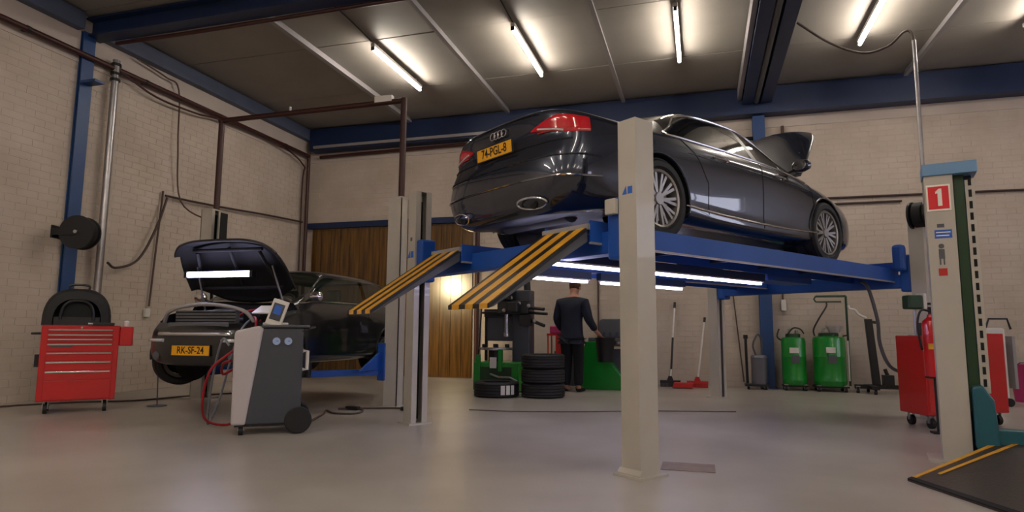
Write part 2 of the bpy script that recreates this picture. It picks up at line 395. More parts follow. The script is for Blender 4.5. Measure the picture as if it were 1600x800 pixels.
pipe('conduit', [(-4.66, YB-.06, .02), (-4.66, YB-.06, 3.3)], .05, M_maroon, 'dark vertical pipe at the right edge of the wooden door')
tag(B(1.46, 1.55, YB-.07, YB-.012, 1.45, 1.66).build('switch_box', M_white, bev=.006), 'small white switch box on the back wall right of the blue column', 'switch')
# drooping cable on the right + conduit down to the drum
wire('drooping_cable', [(1.45, 9.6, 5.5), (1.9, 9.75, 5.2), (2.3, 9.7, 4.98), (2.6, 9.6, 5.0), (2.78, 9.5, 5.14), (2.86, 9.46, 5.05), (2.87, 9.45, 4.6)], .018, M_hose, 'dark cable drooping from the twin ceiling beams to the hanging conduit', 'cable')
pipe('hanging_conduit', [(2.87, 9.45, 4.98), (2.87, 9.45, 2.7)], .025, M_galv, 'thin grey conduit hanging from the ceiling cable down to the far right lift post')

# ------------------------------------------------------------------ hose reel
def hose_reel(loc, rz, label, r=.2):
    t = thing('hose_reel', loc, rz, label, 'hose reel')
    MB().lathe([(.02, -.10), (r, -.10), (r, -.075), (r*.75, -.07), (r*.75, .07), (r, .075), (r, .10), (.02, .10)], axis='y', n=28).build('drum', M_black, t, smooth=True)
    MB().lathe([(r*.76, -.068), (r*.92, -.05), (r*.92, .05), (r*.76, .068)], axis='y', n=28).build('coiled_hose', M_rubber, t, smooth=True)
    MB().box(-r*1.35, 0, -.12, -.105, -.05, .05).box(-r*1.35, 0, .105, .12, -.05, .05).box(-r*1.4, -r*1.3, -.12, .12, -.09, .09).build('bracket', M_black, t)
    MB().cyl((0, -.13, 0), (0, .13, 0), .025, 12).build('axle', M_steel, t)
    return t
hose_reel((XL+.50, 6.93, 2.38), .35, 'black hose reel on the blue column above the left red tool chest', .24)
MB().tube([(XL+.45, 7.4, 2.4), (XL+.5, 7.6, 2.25), (XL+.5, 7.68, 2.2)], .015).build('hose_tail', M_hose, bpy.data.objects['hose_reel']).location = (0, 0, 0)
bpy.data.objects.remove(bpy.data.objects['hose_tail'])
hose_reel((2.66, 8.98, 2.50), -2.2, 'dark hose reel on the far right lift post beside the number one sign', .17)

# ------------------------------------------------------------------ four-post lift
TH = .9522; BX, BY = -.429, 4.609; LW, LL, LH, RZ = 3.38, 5.55, 2.58, 1.82
lift = thing('four_post_lift', (BX, BY, 0), TH, 'four-post car lift with beige posts and blue runways carrying the dark grey saloon', 'car lift')
def cpost(s0, t0, flip, h, name='post', parent=lift, m=M_offwhite, a=.20, b=.17):
    mb = MB(); w_ = .012
    # C-section; open side faces the lift centre (flip=+1 opens to +t)
    if flip > 0:
        mb.box(s0, s0+a, t0, t0+w_, 0, h); mb.box(s0, s0+w_, t0+w_, t0+b, 0, h); mb.box(s0+a-w_, s0+a, t0+w_, t0+b, 0, h)
        mb.box(s0+w_, s0+.065, t0+b-w_, t0+b, 0, h); mb.box(s0+a-.065, s0+a-w_, t0+b-w_, t0+b, 0, h)
    else:
        mb.box(s0, s0+a, t0-w_, t0, 0, h); mb.box(s0, s0+w_, t0-b, t0-w_, 0, h); mb.box(s0+a-w_, s0+a, t0-b, t0-w_, 0, h)
        mb.box(s0+w_, s0+.065, t0-b, t0-b+w_, 0, h); mb.box(s0+a-.065, s0+a-w_, t0-b, t0-b+w_, 0, h)
    ty0, ty1 = (t0, t0+b) if flip > 0 else (t0-b, t0)
    o = mb.build(name, m, parent)
    B(s0-.0, s0+a, ty0, ty1, h, h+.006).build('top_plate', m, o)
    sl = B(s0+.075, s0+a-.075, (ty0+ty1)/2-.02, (ty0+ty1)/2+.03, .05, h-.1).build('inner_guide', M_dark, o)
    B(s0-.045, s0+a+.045, ty0-.045, ty1+.045, 0, .018).build('base_plate', m, o)
    return o
pB = cpost(0, 0, 1, LH); pA = cpost(0, LW, -1, LH); pC = cpost(LL-.2, LW-.23, -1, LH); pD = cpost(LL-.2, 0, 1, LH)
# end caps skirt on near post
MB().prism([(-.03, 0), (-.03, .03), (0, .06), (.0, 0)], -.02, .19, 'y').build('foot_flange', M_offwhite, pB)
# blue marks on the two near posts
def postmark(p, x, y, z, s=1.):
    MB().prism([(y+.085*s, z), (y+.055*s, z+.05*s), (y+.05*s, z)], x-.003, x, 'x').prism([(y+.04*s, z), (y+.04*s, z+.045*s), (y+.005*s, z+.045*s), (y+.005*s, z)], x-.003, x, 'x').build('maker_mark', M_signblue, p)
postmark(pB, 0, .03, 2.02, 1.2)
postmark(pA, 0, LW-.14, 1.83, 1.6)
B(-.002, 0, LW-.10, LW-.06, 2.02, 2.06).build('round_mark', M_sgrey, pA)
# crossbeams
for s0, nm in ((.02, 'crossbeam'), (LL-.18, 'crossbeam')):
    LWk = LW if s0 < 1 else LW-.23
    c = B(s0, s0+.16, .17, LWk-.17, 1.60, 1.77).build(nm, M_liftblue, lift, bev=.008)
    for t0, t1 in ((.172, .30), (LWk-.30, LWk-.172)):
        B(s0-.01, s0+.17, t0, t1, 1.55, 2.02).build('carriage_bracket', M_liftblue, c, bev=.02)
B(-.05, -.0, .17, .27, 1.88, 2.0).build('safety_cover', M_offwhite, lift, bev=.01)
B(LL-.34, LL-.21, .19, .33, 1.8, 2.14).build('guard_box', M_liftblue, lift, bev=.04)
# runways
for t0, t1 in ((.38, .88), (2.13, 2.63)):
    r = B(-.10, LL-.05, t0, t1, RZ-.02, RZ).build('runway', M_liftblue, lift)
    B(-.10, LL-.05, t0-.015, t0, RZ-.135, RZ+.03).build('side_rail', M_liftblue, r)
    B(-.10, LL-.05, t1, t1+.015, RZ-.135, RZ+.03).build('side_rail', M_liftblue, r)
    B(-.10, LL-.05, t0-.017, t0+.004, RZ-.15, RZ-.133).build('rail_lip', M_lgrey, r)
    for k in range(6): B(.35+k*.9, .41+k*.9, t0, t1, RZ-.09, RZ-.02).build('cross_rib', M_dblue, r)
    B(LL-.09, LL-.05, t0, t1, RZ, RZ+.12).build('wheel_stop', M_liftblue, r)
    # ramp: slopes down behind the rear edge
    dx, dz = -.93, -.62; Lr = math.hypot(dx, dz); th = math.atan2(dz, dx)
    rp = bpy.data.objects.new('ramp', None)
    nx, nz = .55, -.83
    def P(q, t, e=0): return (-.10+dx*q+nx*e*0-dz/Lr*(-e)*0, t, RZ-.01+dz*q+e)
    mb = MB(); mb.add([P(0, t0, 0), P(1, t0, 0), P(1, t1, 0), P(0, t1, 0), P(0, t0, -.03), P(1, t0, -.03), P(1, t1, -.03), P(0, t1, -.03)],
                      [(0, 1, 2, 3), (7, 6, 5, 4), (0, 4, 5, 1), (1, 5, 6, 2), (2, 6, 7, 3), (3, 7, 4, 0)])
    bpy.data.objects.remove(rp)
    rp = mb.build('ramp', M_ramp, lift)
    for ta, tb in ((t0+.02, t0+.11), (t0+.19, t0+.28), (t0+.36, t0+.45)):
        mb = MB(); mb.add([P(.02, ta, .003), P(1.002, ta, .003), P(1.002, tb, .003), P(.02, tb, .003), P(.02, ta, 0), P(1.002, ta, -.032), P(1.002, tb, -.032), P(.02, tb, 0)],
                          [(0, 1, 2, 3), (0, 4, 5, 1), (1, 5, 6, 2), (2, 6, 7, 3)])
        mb.build('yellow_stripe', M_yellow, rp)
    for ta in (t0+.02, t1-.05):
        MB().add([P(0, ta, -.03), P(1, ta, -.03), P(1, ta+.03, -.03), P(0, ta+.03, -.03), P(0, ta, -.12), P(.95, ta, -.05), P(.95, ta+.03, -.05), P(0, ta+.03, -.12)],
                 [(0, 1, 2, 3), (7, 6, 5, 4), (0, 4, 5, 1), (1, 5, 6, 2), (2, 6, 7, 3), (3, 7, 4, 0)]).build('ramp_rib', M_sgrey, rp)
    B(-.13, -.08, t0-.01, t1+.01, RZ-.04, RZ+.004).build('ramp_hinge', M_lgrey, rp)
    # work lamps hung on the inner edge
    ti = t1+.05 if t0 < 1 else t0-.05
    for sa, sb in (((-.12, 1.15), (1.28, 3.22)) if t0 < 1 else ((.32, 1.6), (1.75, 3.3))):
        lm = B(sa, sb, ti-.035, ti+.035, 1.60, 1.68).build('work_lamp', M_dblue, lift)
        B(sa+.02, sb-.02, ti-.03, ti+.03, 1.585, 1.60).build('reflector', M_white, lm)
        MB().cyl((sa+.04, ti, 1.572), (sb-.04, ti, 1.572), .016, 10).build('lamp_tube', M_led, lm, smooth=True)
# jack rail and hydraulics between runways
MB().cyl((.6, 1.5, 1.69), (4.9, 1.5, 1.69), .03, 10).build('cable_rod', M_sgrey, lift)
B(3.3, 4.3, .9, 1.25, 1.62, 1.74).build('hydraulic_box', M_liftblue, lift, bev=.01)
# floor to post hose at far right
def LW2(s, t, z): return (BX+math.cos(TH)*s-math.sin(TH)*t, BY+math.sin(TH)*s+math.cos(TH)*t, z)
wire('hanging_hose', [LW2(5.0, .62, 1.68), LW2(5.1, .58, 1.6), LW2(5.12, .5, 1.2), LW2(5.15, .50, .9), LW2(5.2, .42, .62), LW2(5.3, .25, .5), LW2(5.28, .1, .3)], .021, M_sgrey, 'thick grey hose hanging from the runway beside the red cart', 'hose')

# ------------------------------------------------------------------ car bodies
def cr(P, t):
    """Catmull-Rom along axis 0 at float params t"""
    P = np.asarray(P, float); n = len(P); Q = np.concatenate([[2*P[0]-P[1]], P, [2*P[-1]-P[-2]]]); out = []
    for x in t:
        i = min(int(x), n-2); f = x-i; a, b, c, d = Q[i], Q[i+1], Q[i+2], Q[i+3]; T = .42
        m0 = (c-a)*T; m1 = (d-b)*T
        out.append((2*f**3-3*f*f+1)*b+(f**3-2*f*f+f)*m0+(-2*f**3+3*f*f)*c+(f**3-f*f)*m1)
    return np.array(out)
class Body:
    def __init__(s, G, rn=10, cn=8, scale=1.):
        s.G = np.array(G, float)*scale; nr, nc = s.G.shape[:2]; s.rn, s.cn = rn, cn
        s.R = np.linspace(0, nr-1, (nr-1)*rn+1); s.C = np.linspace(0, nc-1, (nc-1)*cn+1)
        a = cr(s.G, s.R); s.S = np.transpose(cr(np.transpose(a, (1, 0, 2)), s.C), (1, 0, 2))
        s.S[0, :, 1] = 0; s.S[-1, :, 1] = 0; s.S[:, 0, 1] = 0; s.S[:, -1, 1] = 0
        s.S[:, :, 1] = np.maximum(s.S[:, :, 1], 0)
    def pt(s, r, c, off=0., side=1):
        i = min(int(r*s.rn), len(s.R)-2); j = min(int(c*s.cn), len(s.C)-2); f = r*s.rn-i; g = c*s.cn-j
        a = s.S[i, j]*(1-f)*(1-g)+s.S[i+1, j]*f*(1-g)+s.S[i, j+1]*(1-f)*g+s.S[i+1, j+1]*f*g
        if off:
            e1 = s.S[i+1, j]-s.S[i, j]; e2 = s.S[i, j+1]-s.S[i, j]; n = np.cross(e1, e2)
            if np.linalg.norm(n) < 1e-9: n = np.array([0, 1., 0])
            n = n/np.linalg.norm(n)
            cen = np.array([s.G[:, 0, 0].mean(), 0, .6])
            if n @ (a-cen) < 0: n = -n
            a = a+n*off
        return (a[0], a[1]*side, a[2])
    def arch(s, arches, cmax=5.6):
        """pull grid vertices inside the wheel circles onto the circle; mark fully-inside faces"""
        V = s.S; s.inside = np.zeros(V.shape[:2], bool); jm = int(cmax*s.cn)
        for xa, za, ra in arches:
            d = np.hypot(V[:, :, 0]-xa, V[:, :, 2]-za); m = (d < ra) & (V[:, :, 1] > .55*s.G[:, :, 1].max()); m[:, jm:] = False
            s.inside |= m
        s.arches = arches
        s.V2 = V.copy()
        for i, j in zip(*np.nonzero(s.inside)):
            for xa, za, ra in arches:
                dx, dz = V[i, j, 0]-xa, V[i, j, 2]-za; d = math.hypot(dx, dz)
                if 1e-5 < d < ra: s.V2[i, j, 0] = xa+dx*ra/d; s.V2[i, j, 2] = za+dz*ra/d
    def part(s, test, name, m, parent, sides=(1, -1), thick=0, fn=None):
        V = getattr(s, 'V2', s.S); ins = getattr(s, 'inside', np.zeros(V.shape[:2], bool)); mb = MB(); o_ = None
        for sd in sides:
            idx = {}; vs = []; fs = []
            for i in range(len(s.R)-1):
                for j in range(len(s.C)-1):
                    q = ((i, j), (i+1, j), (i+1, j+1), (i, j+1))
                    if all(ins[a] for a in q): continue
                    if not test((s.R[i]+s.R[i+1])/2, (s.C[j]+s.C[j+1])/2): continue
                    f = []
                    for a in q:
                        if a not in idx:
                            idx[a] = len(vs); p = V[a]; p = (p[0], p[1]*sd, p[2]); vs.append(fn(p) if fn else p)
                        f.append(idx[a])
                    fs.append(tuple(f) if sd > 0 else tuple(reversed(f)))
            mb.add(vs, fs)
        if not mb.f: return None
        me = bpy.data.meshes.new(name); me.from_pydata(mb.v, [], mb.f)
        bm = bmesh.new(); bm.from_mesh(me); bmesh.ops.remove_doubles(bm, verts=bm.verts, dist=.0004)
        bmesh.ops.dissolve_degenerate(bm, dist=.0002, edges=bm.edges); bmesh.ops.recalc_face_normals(bm, faces=bm.faces)
        bm.to_mesh(me); bm.free(); me.polygons.foreach_set('use_smooth', [True]*len(me.polygons)); me.materials.append(m)
        o = bpy.data.objects.new(name, me); COL.objects.link(o); o.parent = parent
        if thick: md = o.modifiers.new('solid', 'SOLIDIFY'); md.thickness = thick; md.offset = -1
        return o
    def line(s, rc, r, name, m, parent, side=1, off=.0, n=6):
        pts = [s.pt(a, b, off, side) for a, b in rc]
        return MB().tube(pts, r, n).build(name, m, parent, smooth=True)
def lin(a, b, n): return [tuple(a[k]+(b[k]-a[k])*i/n for k in range(len(a))) for i in range(n+1)]
def path(*pts, n=12):
    out = []
    for a, b in zip(pts[:-1], pts[1:]): out += lin(a, b, n)[:-1]
    return out+[pts[-1]]

def wheel(parent, x, y, z, side, R, W, rim_r, spokes, m_rim, steer=0, twin=True):
    t = bpy.data.objects.new('wheel', None); t.empty_display_size = .1; COL.objects.link(t); t.parent = parent; t.location = (x, y, z); t.rotation_euler = (0, 0, steer)
    s = side; h = W/2
    prof = [(rim_r, -h*.8), (rim_r+.02, -h), (R-.03, -h*.98), (R-.008, -h*.8), (R, -h*.6)]
    for k in (-.35, 0, .35): prof += [(R, (k-.06)*W), (R-.008, (k-.05)*W), (R-.008, (k+.05)*W), (R, (k+.06)*W)]
    prof += [(R, h*.6), (R-.008, h*.8), (R-.03, h*.98), (rim_r+.02, h), (rim_r, h*.8), (rim_r-.005, 0)]
    prof.sort(key=lambda p: 0) 
    MB().lathe(prof, axis='y', n=48, closed=True).build('tyre', M_rubber, t, smooth=True)
    MB().lathe([(rim_r, -h*.85), (rim_r, h*.8*1.), (rim_r-.012, h*.92), (rim_r-.03, h*.86), (rim_r-.04, h*.3), (rim_r-.04, -h*.8)] if s > 0 else
               [(rim_r, h*.85), (rim_r, -h*.8), (rim_r-.012, -h*.92), (rim_r-.03, -h*.86), (rim_r-.04, -h*.3), (rim_r-.04, h*.8)], axis='y', n=48, closed=True).build('rim', m_rim, t, smooth=True)
    sp = MB(); yo, yi = s*h*.78, s*h*.55
    for k in range(spokes):
        for off in ((-.055, .055) if twin else (0,)):
            a0 = 2*PI*k/spokes; a1 = a0+off*1.2; w0, w1 = .012, .014
            d0 = Vector((math.cos(a0), 0, math.sin(a0))); d1 = Vector((math.cos(a1+off), 0, math.sin(a1+off))); 
            p0 = d0*.055; p1 = d1*(rim_r-.02); d = (p1-p0).normalized(); nn = Vector((-d.z, 0, d.x))
            ys_ = (yi+s*.02, yo)
            vs = []
            for p, w_, dy in ((p0, w0, -.01*s), (p1, w1, 0)):
                vs += [p-nn*w_+Vector((0, yo+dy, 0)), p+nn*w_+Vector((0, yo+dy, 0)), p+nn*w_+Vector((0, yo+dy-s*.03, 0)), p-nn*w_+Vector((0, yo+dy-s*.03, 0))]
            sp.add(vs, [(0, 1, 5, 4), (1, 2, 6, 5), (2, 3, 7, 6), (3, 0, 4, 7), (0, 3, 2, 1), (4, 5, 6, 7)])
    sp.build('spokes', m_rim, t)
    MB().cyl((0, yo-s*.05, 0), (0, yo+s*.004, 0), .07, 20, .055).build('hub', m_rim, t, smooth=True)
    MB().cyl((0, s*h*.1, 0), (0, s*h*.2, 0), rim_r*.72, 28).build('brake_disc', M_steel, t)
    MB().cyl((0, -s*h*.2, 0), (0, -s*h*.1, 0), rim_r-.045, 24).build('wheel_back', M_dark, t)
    return t

# ---- the grey saloon on the lift
def st(x, sides, top):  # helper
    return sides+top
A = []
# cols: 0 under-centre 1 under-edge 2 sill 3 low side 4 mid 5 shoulder 6 belt 7 rail 8 roof-mid 9 centre
A.append([(.14, 0, .15), (.08, 0, .16), (.03, 0, .24), (.0, 0, .42), (.02, 0, .62), (.09, 0, .80), (.10, 0, 1.03), (.12, 0, 1.06), (.14, 0, 1.06), (.16, 0, 1.06)])
A.append([(.14, 0, .15), (.10, .30, .16), (.05, .42, .24), (.015, .45, .42), (.035, .45, .62), (.105, .43, .80), (.115, .42, 1.025), (.14, .32, 1.06), (.17, .16, 1.065), (.19, 0, 1.07)])
A.append([(.18, 0, .15), (.16, .52, .16), (.11, .69, .24), (.075, .76, .42), (.095, .75, .62), (.15, .72, .80), (.16, .70, 1.005), (.20, .52, 1.055), (.23, .26, 1.07), (.25, 0, 1.075)])
A.append([(.32, 0, .16), (.32, .66, .17), (.28, .82, .25), (.24, .91, .42), (.25, .91, .62), (.27, .885, .80), (.29, .83, .985), (.36, .62, 1.05), (.38, .31, 1.075), (.40, 0, 1.085)])
A.append([(.62, 0, .20), (.62, .75, .21), (.60, .93, .29), (.60, .955, .45), (.60, .96, .62), (.61, .95, .82), (.63, .885, .97), (.66, .67, 1.05), (.66, .34, 1.085), (.66, 0, 1.10)])
A.append([(1.02, 0, .19), (1.02, .76, .20), (1.02, .945, .27), (1.02, .965, .45), (1.02, .97, .62), (1.02, .965, .82), (1.05, .905, .965), (1.12, .69, 1.09), (1.05, .36, 1.12), (1.0, 0, 1.13)])
A.append([(1.45, 0, .19), (1.45, .76, .20), (1.45, .95, .26), (1.45, .97, .42), (1.45, .975, .60), (1.45, .97, .82), (1.48, .915, .965), (1.60, .655, 1.27), (1.52, .36, 1.32), (1.47, 0, 1.34)])
A.append([(1.95, 0, .19), (1.95, .76, .19), (1.95, .95, .24), (1.95, .962, .40), (1.95, .968, .60), (1.95, .965, .82), (1.97, .92, .96), (2.02, .61, 1.39), (2.0, .33, 1.445), (1.98, 0, 1.455)])
A.append([(2.5, 0, .19), (2.5, .76, .19), (2.5, .95, .235), (2.5, .958, .39), (2.5, .965, .60), (2.5, .963, .82), (2.5, .92, .955), (2.52, .60, 1.415), (2.5, .33, 1.46), (2.5, 0, 1.47)])
A.append([(3.0, 0, .19), (3.0, .76, .19), (3.0, .95, .235), (3.0, .958, .39), (3.0, .965, .60), (3.0, .963, .815), (3.03, .918, .945), (2.98, .605, 1.385), (2.92, .33, 1.435), (2.90, 0, 1.445)])
A.append([(3.42, 0, .19), (3.42, .76, .19), (3.42, .95, .24), (3.42, .96, .40), (3.42, .968, .60), (3.42, .96, .805), (3.45, .91, .93), (3.38, .66, 1.20), (3.28, .36, 1.26), (3.24, 0, 1.275)])
A.append([(3.84, 0, .19), (3.84, .76, .20), (3.84, .95, .25), (3.84, .965, .42), (3.84, .972, .60), (3.84, .955, .79), (3.86, .89, .90), (3.82, .74, .985), (3.66, .40, 1.03), (3.60, 0, 1.045)])
A.append([(4.3, 0, .19), (4.3, .76, .20), (4.3, .945, .27), (4.3, .96, .42), (4.3, .965, .58), (4.3, .94, .75), (4.3, .86, .855), (4.3, .70, .925), (4.28, .38, .965), (4.27, 0, .975)])
A.append([(4.72, 0, .19), (4.72, .72, .20), (4.72, .90, .27), (4.72, .93, .42), (4.72, .925, .57), (4.70, .88, .70), (4.70, .78, .79), (4.70, .62, .855), (4.72, .34, .895), (4.73, 0, .905)])
A.append([(4.95, 0, .19), (4.95, .60, .20), (4.96, .76, .27), (4.97, .80, .42), (4.95, .78, .56), (4.92, .74, .66), (4.90, .65, .74), (4.92, .52, .80), (4.97, .28, .835), (4.99, 0, .845)])
A.append([(5.05, 0, .19), (5.07, .34, .20), (5.10, .44, .27), (5.12, .46, .42), (5.10, .46, .56), (5.06, .44, .66), (5.04, .40, .73), (5.04, .32, .78), (5.06, .16, .80), (5.07, 0, .81)])
A.append([(5.08, 0, .19), (5.10, 0, .20), (5.13, 0, .27), (5.14, 0, .42), (5.13, 0, .56), (5.09, 0, .66), (5.07, 0, .73), (5.07, 0, .77), (5.07, 0, .78), (5.07, 0, .79)])
SC = 1.012
car = thing('saloon_car', LW2(-.22, 1.49, RZ), TH, 'dark grey four-door saloon with open bonnet raised high on the four-post lift', 'car')
bd = Body(A, 12, 8, SC)
AR = [(1.13*SC, .36*SC, .405*SC), (4.12*SC, .36*SC, .405*SC)]
bd.arch(AR)
isglass = lambda r, c: (6.12 < c < 6.95 and 5.55 < r < 10.8)
iswind = lambda r, c: (c > 7.0 and 9.05 < r < 10.95)
isrear = lambda r, c: (c > 7.0 and 4.95 < r < 6.75)
istail = lambda r, c: False
isboot = lambda r, c: ((r < 1.95 and 4.7 < c) or (c > 6.5 and r < 4.9)) and not istail(r, c)
isbump = lambda r, c: r < 4.0 and c <= 4.7 and c > 1
isbonnet = lambda r, c: c > 6.75 and 11.05 < r < 15.5
def door_r(r): return 5.95 < r < 8.55
def door_f(r): return 8.55 < r < 10.95
isdoor = lambda r, c: (2.25 < c < 6.12) and (door_r(r) or door_f(r))
isfb = lambda r, c: r > 14.2 and c <= 5 and c > 1
isgrille = lambda r, c: r > 15.15 and 2.9 < c < 6.2 and not isbonnet(r, c)
islamp = lambda r, c: 13.3 < r < 15.1 and 4.95 < c < 6.2
isout = lambda r, c: isglass(r, c) or iswind(r, c) or isrear(r, c) or istail(r, c) or isboot(r, c) or isbump(r, c) or isbonnet(r, c) or isdoor(r, c) or isfb(r, c) or isgrille(r, c) or islamp(r, c)
bd.part(lambda r, c: not isout(r, c) and c > 1, 'body_shell', M_paintA, car)
bd.part(lambda r, c: c < 1, 'underbody', M_black, car)
bd.part(isbump, 'rear_bumper', M_paintA, car)
bd.part(isboot, 'boot_lid', M_paintA, car)
def patch(body, r0, r1, lo, hi, name, m, parent, side, off=.004, n=26, k=8):
    mb = MB(); vs = []
    for i in range(n+1):
        q = i/n; r = r0+(r1-r0)*q; a, b = lo(q), hi(q)
        for j in range(k+1): vs.append(body.pt(r, a+(b-a)*j/k, off*min(1, 6*min(j, k-j)/k+.25), side))
    mb.add(vs, [(i*(k+1)+j, (i+1)*(k+1)+j, (i+1)*(k+1)+j+1, i*(k+1)+j+1) for i in range(n) for j in range(k)])
    return mb.build(name, m, parent, smooth=True)
tl_lo = lambda q: 5.33-.28*min(1, q*1.8)+.10*max(0, q-.75)
tl_hi = lambda q: 5.36+.42*min(1, q*2.6)**.8-.05*q
for sd in (-1, 1):
    tl = patch(bd, .98, 3.25, tl_lo, tl_hi, 'tail_light', M_taillight, car, sd, .008)
    MB().tube([bd.pt(.98+2.27*q, tl_lo(q)+.08+.0*q, .013, sd) for q in np.linspace(.12, .55, 12)], .008, 6).build('lamp_bar', M_clear, tl, smooth=True)
bd.part(lambda r, c: isfb(r, c) and not isgrille(r, c) and not islamp(r, c), 'front_bumper', M_paintA, car)
bd.part(isgrille, 'grille', M_black, car)
for sd in (1, -1):
    bd.part(lambda r, c: isdoor(r, c) and door_r(r), 'rear_door', M_paintA, car, sides=(sd,))
    bd.part(lambda r, c: isdoor(r, c) and door_f(r), 'front_door', M_paintA, car, sides=(sd,))
    bd.part(islamp, 'headlight', M_clear, car, sides=(sd,))
    bd.part(lambda r, c: isglass(r, c) and 6.0 < r < 8.45, 'rear_side_window', M_glass, car, sides=(sd,))
    bd.part(lambda r, c: isglass(r, c) and 8.55 < r, 'front_side_window', M_glass, car, sides=(sd,))
    bd.part(lambda r, c: isglass(r, c) and r < 5.98, 'quarter_window', M_glass, car, sides=(sd,))
    bd.part(lambda r, c: isglass(r, c) and (8.45 < r < 8.55 or 5.98 < r < 6.0), 'window_pillar', M_black, car, sides=(sd,))
    # chrome frame round the windows
    bd.line(path((5.5, 6.25), (5.6, 6.10), (10.85, 6.10)), .011, 'belt_trim', M_chrome, car, sd, .004)
    bd.line(path((5.5, 6.25), (6.3, 6.97), (9.3, 6.97), (10.9, 6.90), n=16), .011, 'window_trim', M_chrome, car, sd, .004)
    bd.line(path((6.05, 2.55), (11.1, 2.55), n=30), .010, 'sill_trim', M_chrome, car, sd, .006)
    for r_, c0, c1 in ((6.75, 2.4, 6.1), (8.55, 2.3, 6.1), (10.95, 2.3, 6.1)):
        bd.line(path((r_-(.75 if r_ < 7 else 0), 6.1), (r_-(.35 if r_ < 7 else 0), 5.2), (r_, 4.0), (r_, c0), n=8), .0045, 'door_gap', M_dark, car, sd)
    bd.line(path((6.2, 5.12), (11.0, 5.1), n=30), .003, 'body_crease', M_paintA, car, sd, .002)
    # handles
    for r_ in (6.95, 9.05):
        p0 = Vector(bd.pt(r_, 5.35, .02, sd)); p1 = Vector(bd.pt(r_+.42, 5.33, .02, sd)); mid = (p0+p1)/2+Vector((0, sd*.018, 0))
        MB().tube(spline([bd.pt(r_, 5.35, 0, sd), p0, mid, p1, bd.pt(r_+.42, 5.33, 0, sd)], 4), .011, 8).build('door_handle', M_chrome, car, smooth=True)
    # mirrors
    mm = Vector(bd.pt(9.98, 6.12, 0, sd))
    e = MB().lathe([(.01, -.10), (.06, -.085), (.085, -.03), (.09, .04), (.07, .085), (.01, .10)], axis='y', n=18)
    mo = e.build('wing_mirror', M_paintA, car, smooth=True); mo.location = mm+Vector((.02, sd*.15, .075)); mo.scale = (.75, 1, .8)
    MB().cyl((0, 0, 0), (0, sd*-.16, -.07), .022, 8).build('mirror_arm', M_black, mo)
    g = MB().lathe([(.0, 0), (.07, 0), (.075, .01)], axis='x', n=18).build('mirror_glass', M_chrome, mo); g.location = (-.088, 0, 0)
    # arch lips and liners
    for xa, za, ra in AR:
        pts = []
        for k in range(25):
            a = -0.35+k*(PI+.7)/24; px, pz = xa+ra*math.cos(a), za+ra*math.sin(a)
            if pz < .2*SC: continue
            j = np.argmin(np.hypot(bd.S[:, 8:48, 0]-px, bd.S[:, 8:48, 2]-pz)); yy = bd.S[:, 8:48, 1].reshape(-1)[j]
            pts.append((px, sd*(yy+.003), pz))
        MB().tube(pts, .012, 6).build('arch_lip', M_paintA, car, smooth=True)
        ln = MB(); vs = []
        for k in range(17):
            a = -.3+k*(PI+.6)/16
            for yy in (.60, .955): vs.append((xa+(ra+.012)*math.cos(a), sd*yy*SC, za+(ra+.012)*math.sin(a)))
        fs = [(2*k, 2*k+1, 2*k+3, 2*k+2) for k in range(16)]+[tuple(2*k for k in range(17))]
        ln.add(vs, fs); ln.build('arch_liner', M_dark, car)
        wheel(car, xa, sd*.855*SC, .36*SC, sd, .36*SC, .255, .268, 10, M_alu)
# windscreens
bd.part(iswind, 'windscreen', M_glass, car); bd.part(isrear, 'rear_window', M_glass, car)
# bonnet, raised about the cowl hinge
hx, hz, ha = 3.86*SC, 1.02*SC, math.radians(52)
def raise_(p, ang=ha, hx=hx, hz=hz):
    dx, dz = p[0]-hx, p[2]-hz; return (hx+dx*math.cos(ang)-dz*math.sin(ang), p[1], hz+dx*math.sin(ang)+dz*math.cos(ang)+.06)
bn = bd.part(isbonnet, 'bonnet', M_paintA, car, thick=.02, fn=raise_)
for yy in (-.66, .66):
    MB().cyl((hx+.1, yy, hz-.05), raise_((hx+.5, yy*.95, hz-.10)), .012, 8).build('gas_strut', M_steel, car)
# engine bay floor
B(3.75, 4.9, -.66, .66, .45, .70).build('engine_block', M_black, car, bev=.04)
B(3.95, 4.55, -.3, .3, .70, .80).build('engine_cover', M_sgrey, car, bev=.03)
# rear: plate, rings, trims, exhausts
def plate(parent, loc, rot, txt, w_=.52, h_=.11):
    p = B(-w_/2, w_/2, -.004, .004, -h_/2, h_/2).build('number_plate', M_plate, parent, bev=.003); p.location = loc; p.rotation_euler = rot
    text(txt, h_*1.02, M_ink, p, (0, -.0055, 0), (PI/2, 0, 0), 'plate_lettering', sx=.86)
    fr = MB()
    for a in ((-w_/2-.008, w_/2+.008, -h_/2-.008, -h_/2), (-w_/2-.008, w_/2+.008, h_/2, h_/2+.008), (-w_/2-.008, -w_/2, -h_/2, h_/2), (w_/2, w_/2+.008, -h_/2, h_/2)):
        fr.box(a[0], a[1], -.006, .006, a[2], a[3])
    fr.build('plate_frame', M_black, p)
    return p
plate(car, (.035, 0, .80), (.10, 0, -PI/2), '74-PGL-8')
rg = MB()
for k in range(4):
    c = (-.075+.055*k)
    rg.tube([(.082, c+.035*math.cos(a*2*PI/20), .965+.035*math.sin(a*2*PI/20)) for a in range(20)], .005, 6, closed=True)
rg.build('ring_emblem', M_chrome, car, smooth=True)
MB().tube([(.10, y, 1.052-.018*abs(y)**2*3) for y in np.linspace(-.5, .5, 12)], .006, 6).build('boot_lip', M_paintA, car)
MB().tube([bd.pt(r_, 3.10, .006, sd) for sd, rr in ((1, np.linspace(3.55, 0, 26)), (-1, np.linspace(0, 3.55, 26))) for r_ in rr], .008, 6).build('bumper_trim', M_chrome, car, smooth=True)
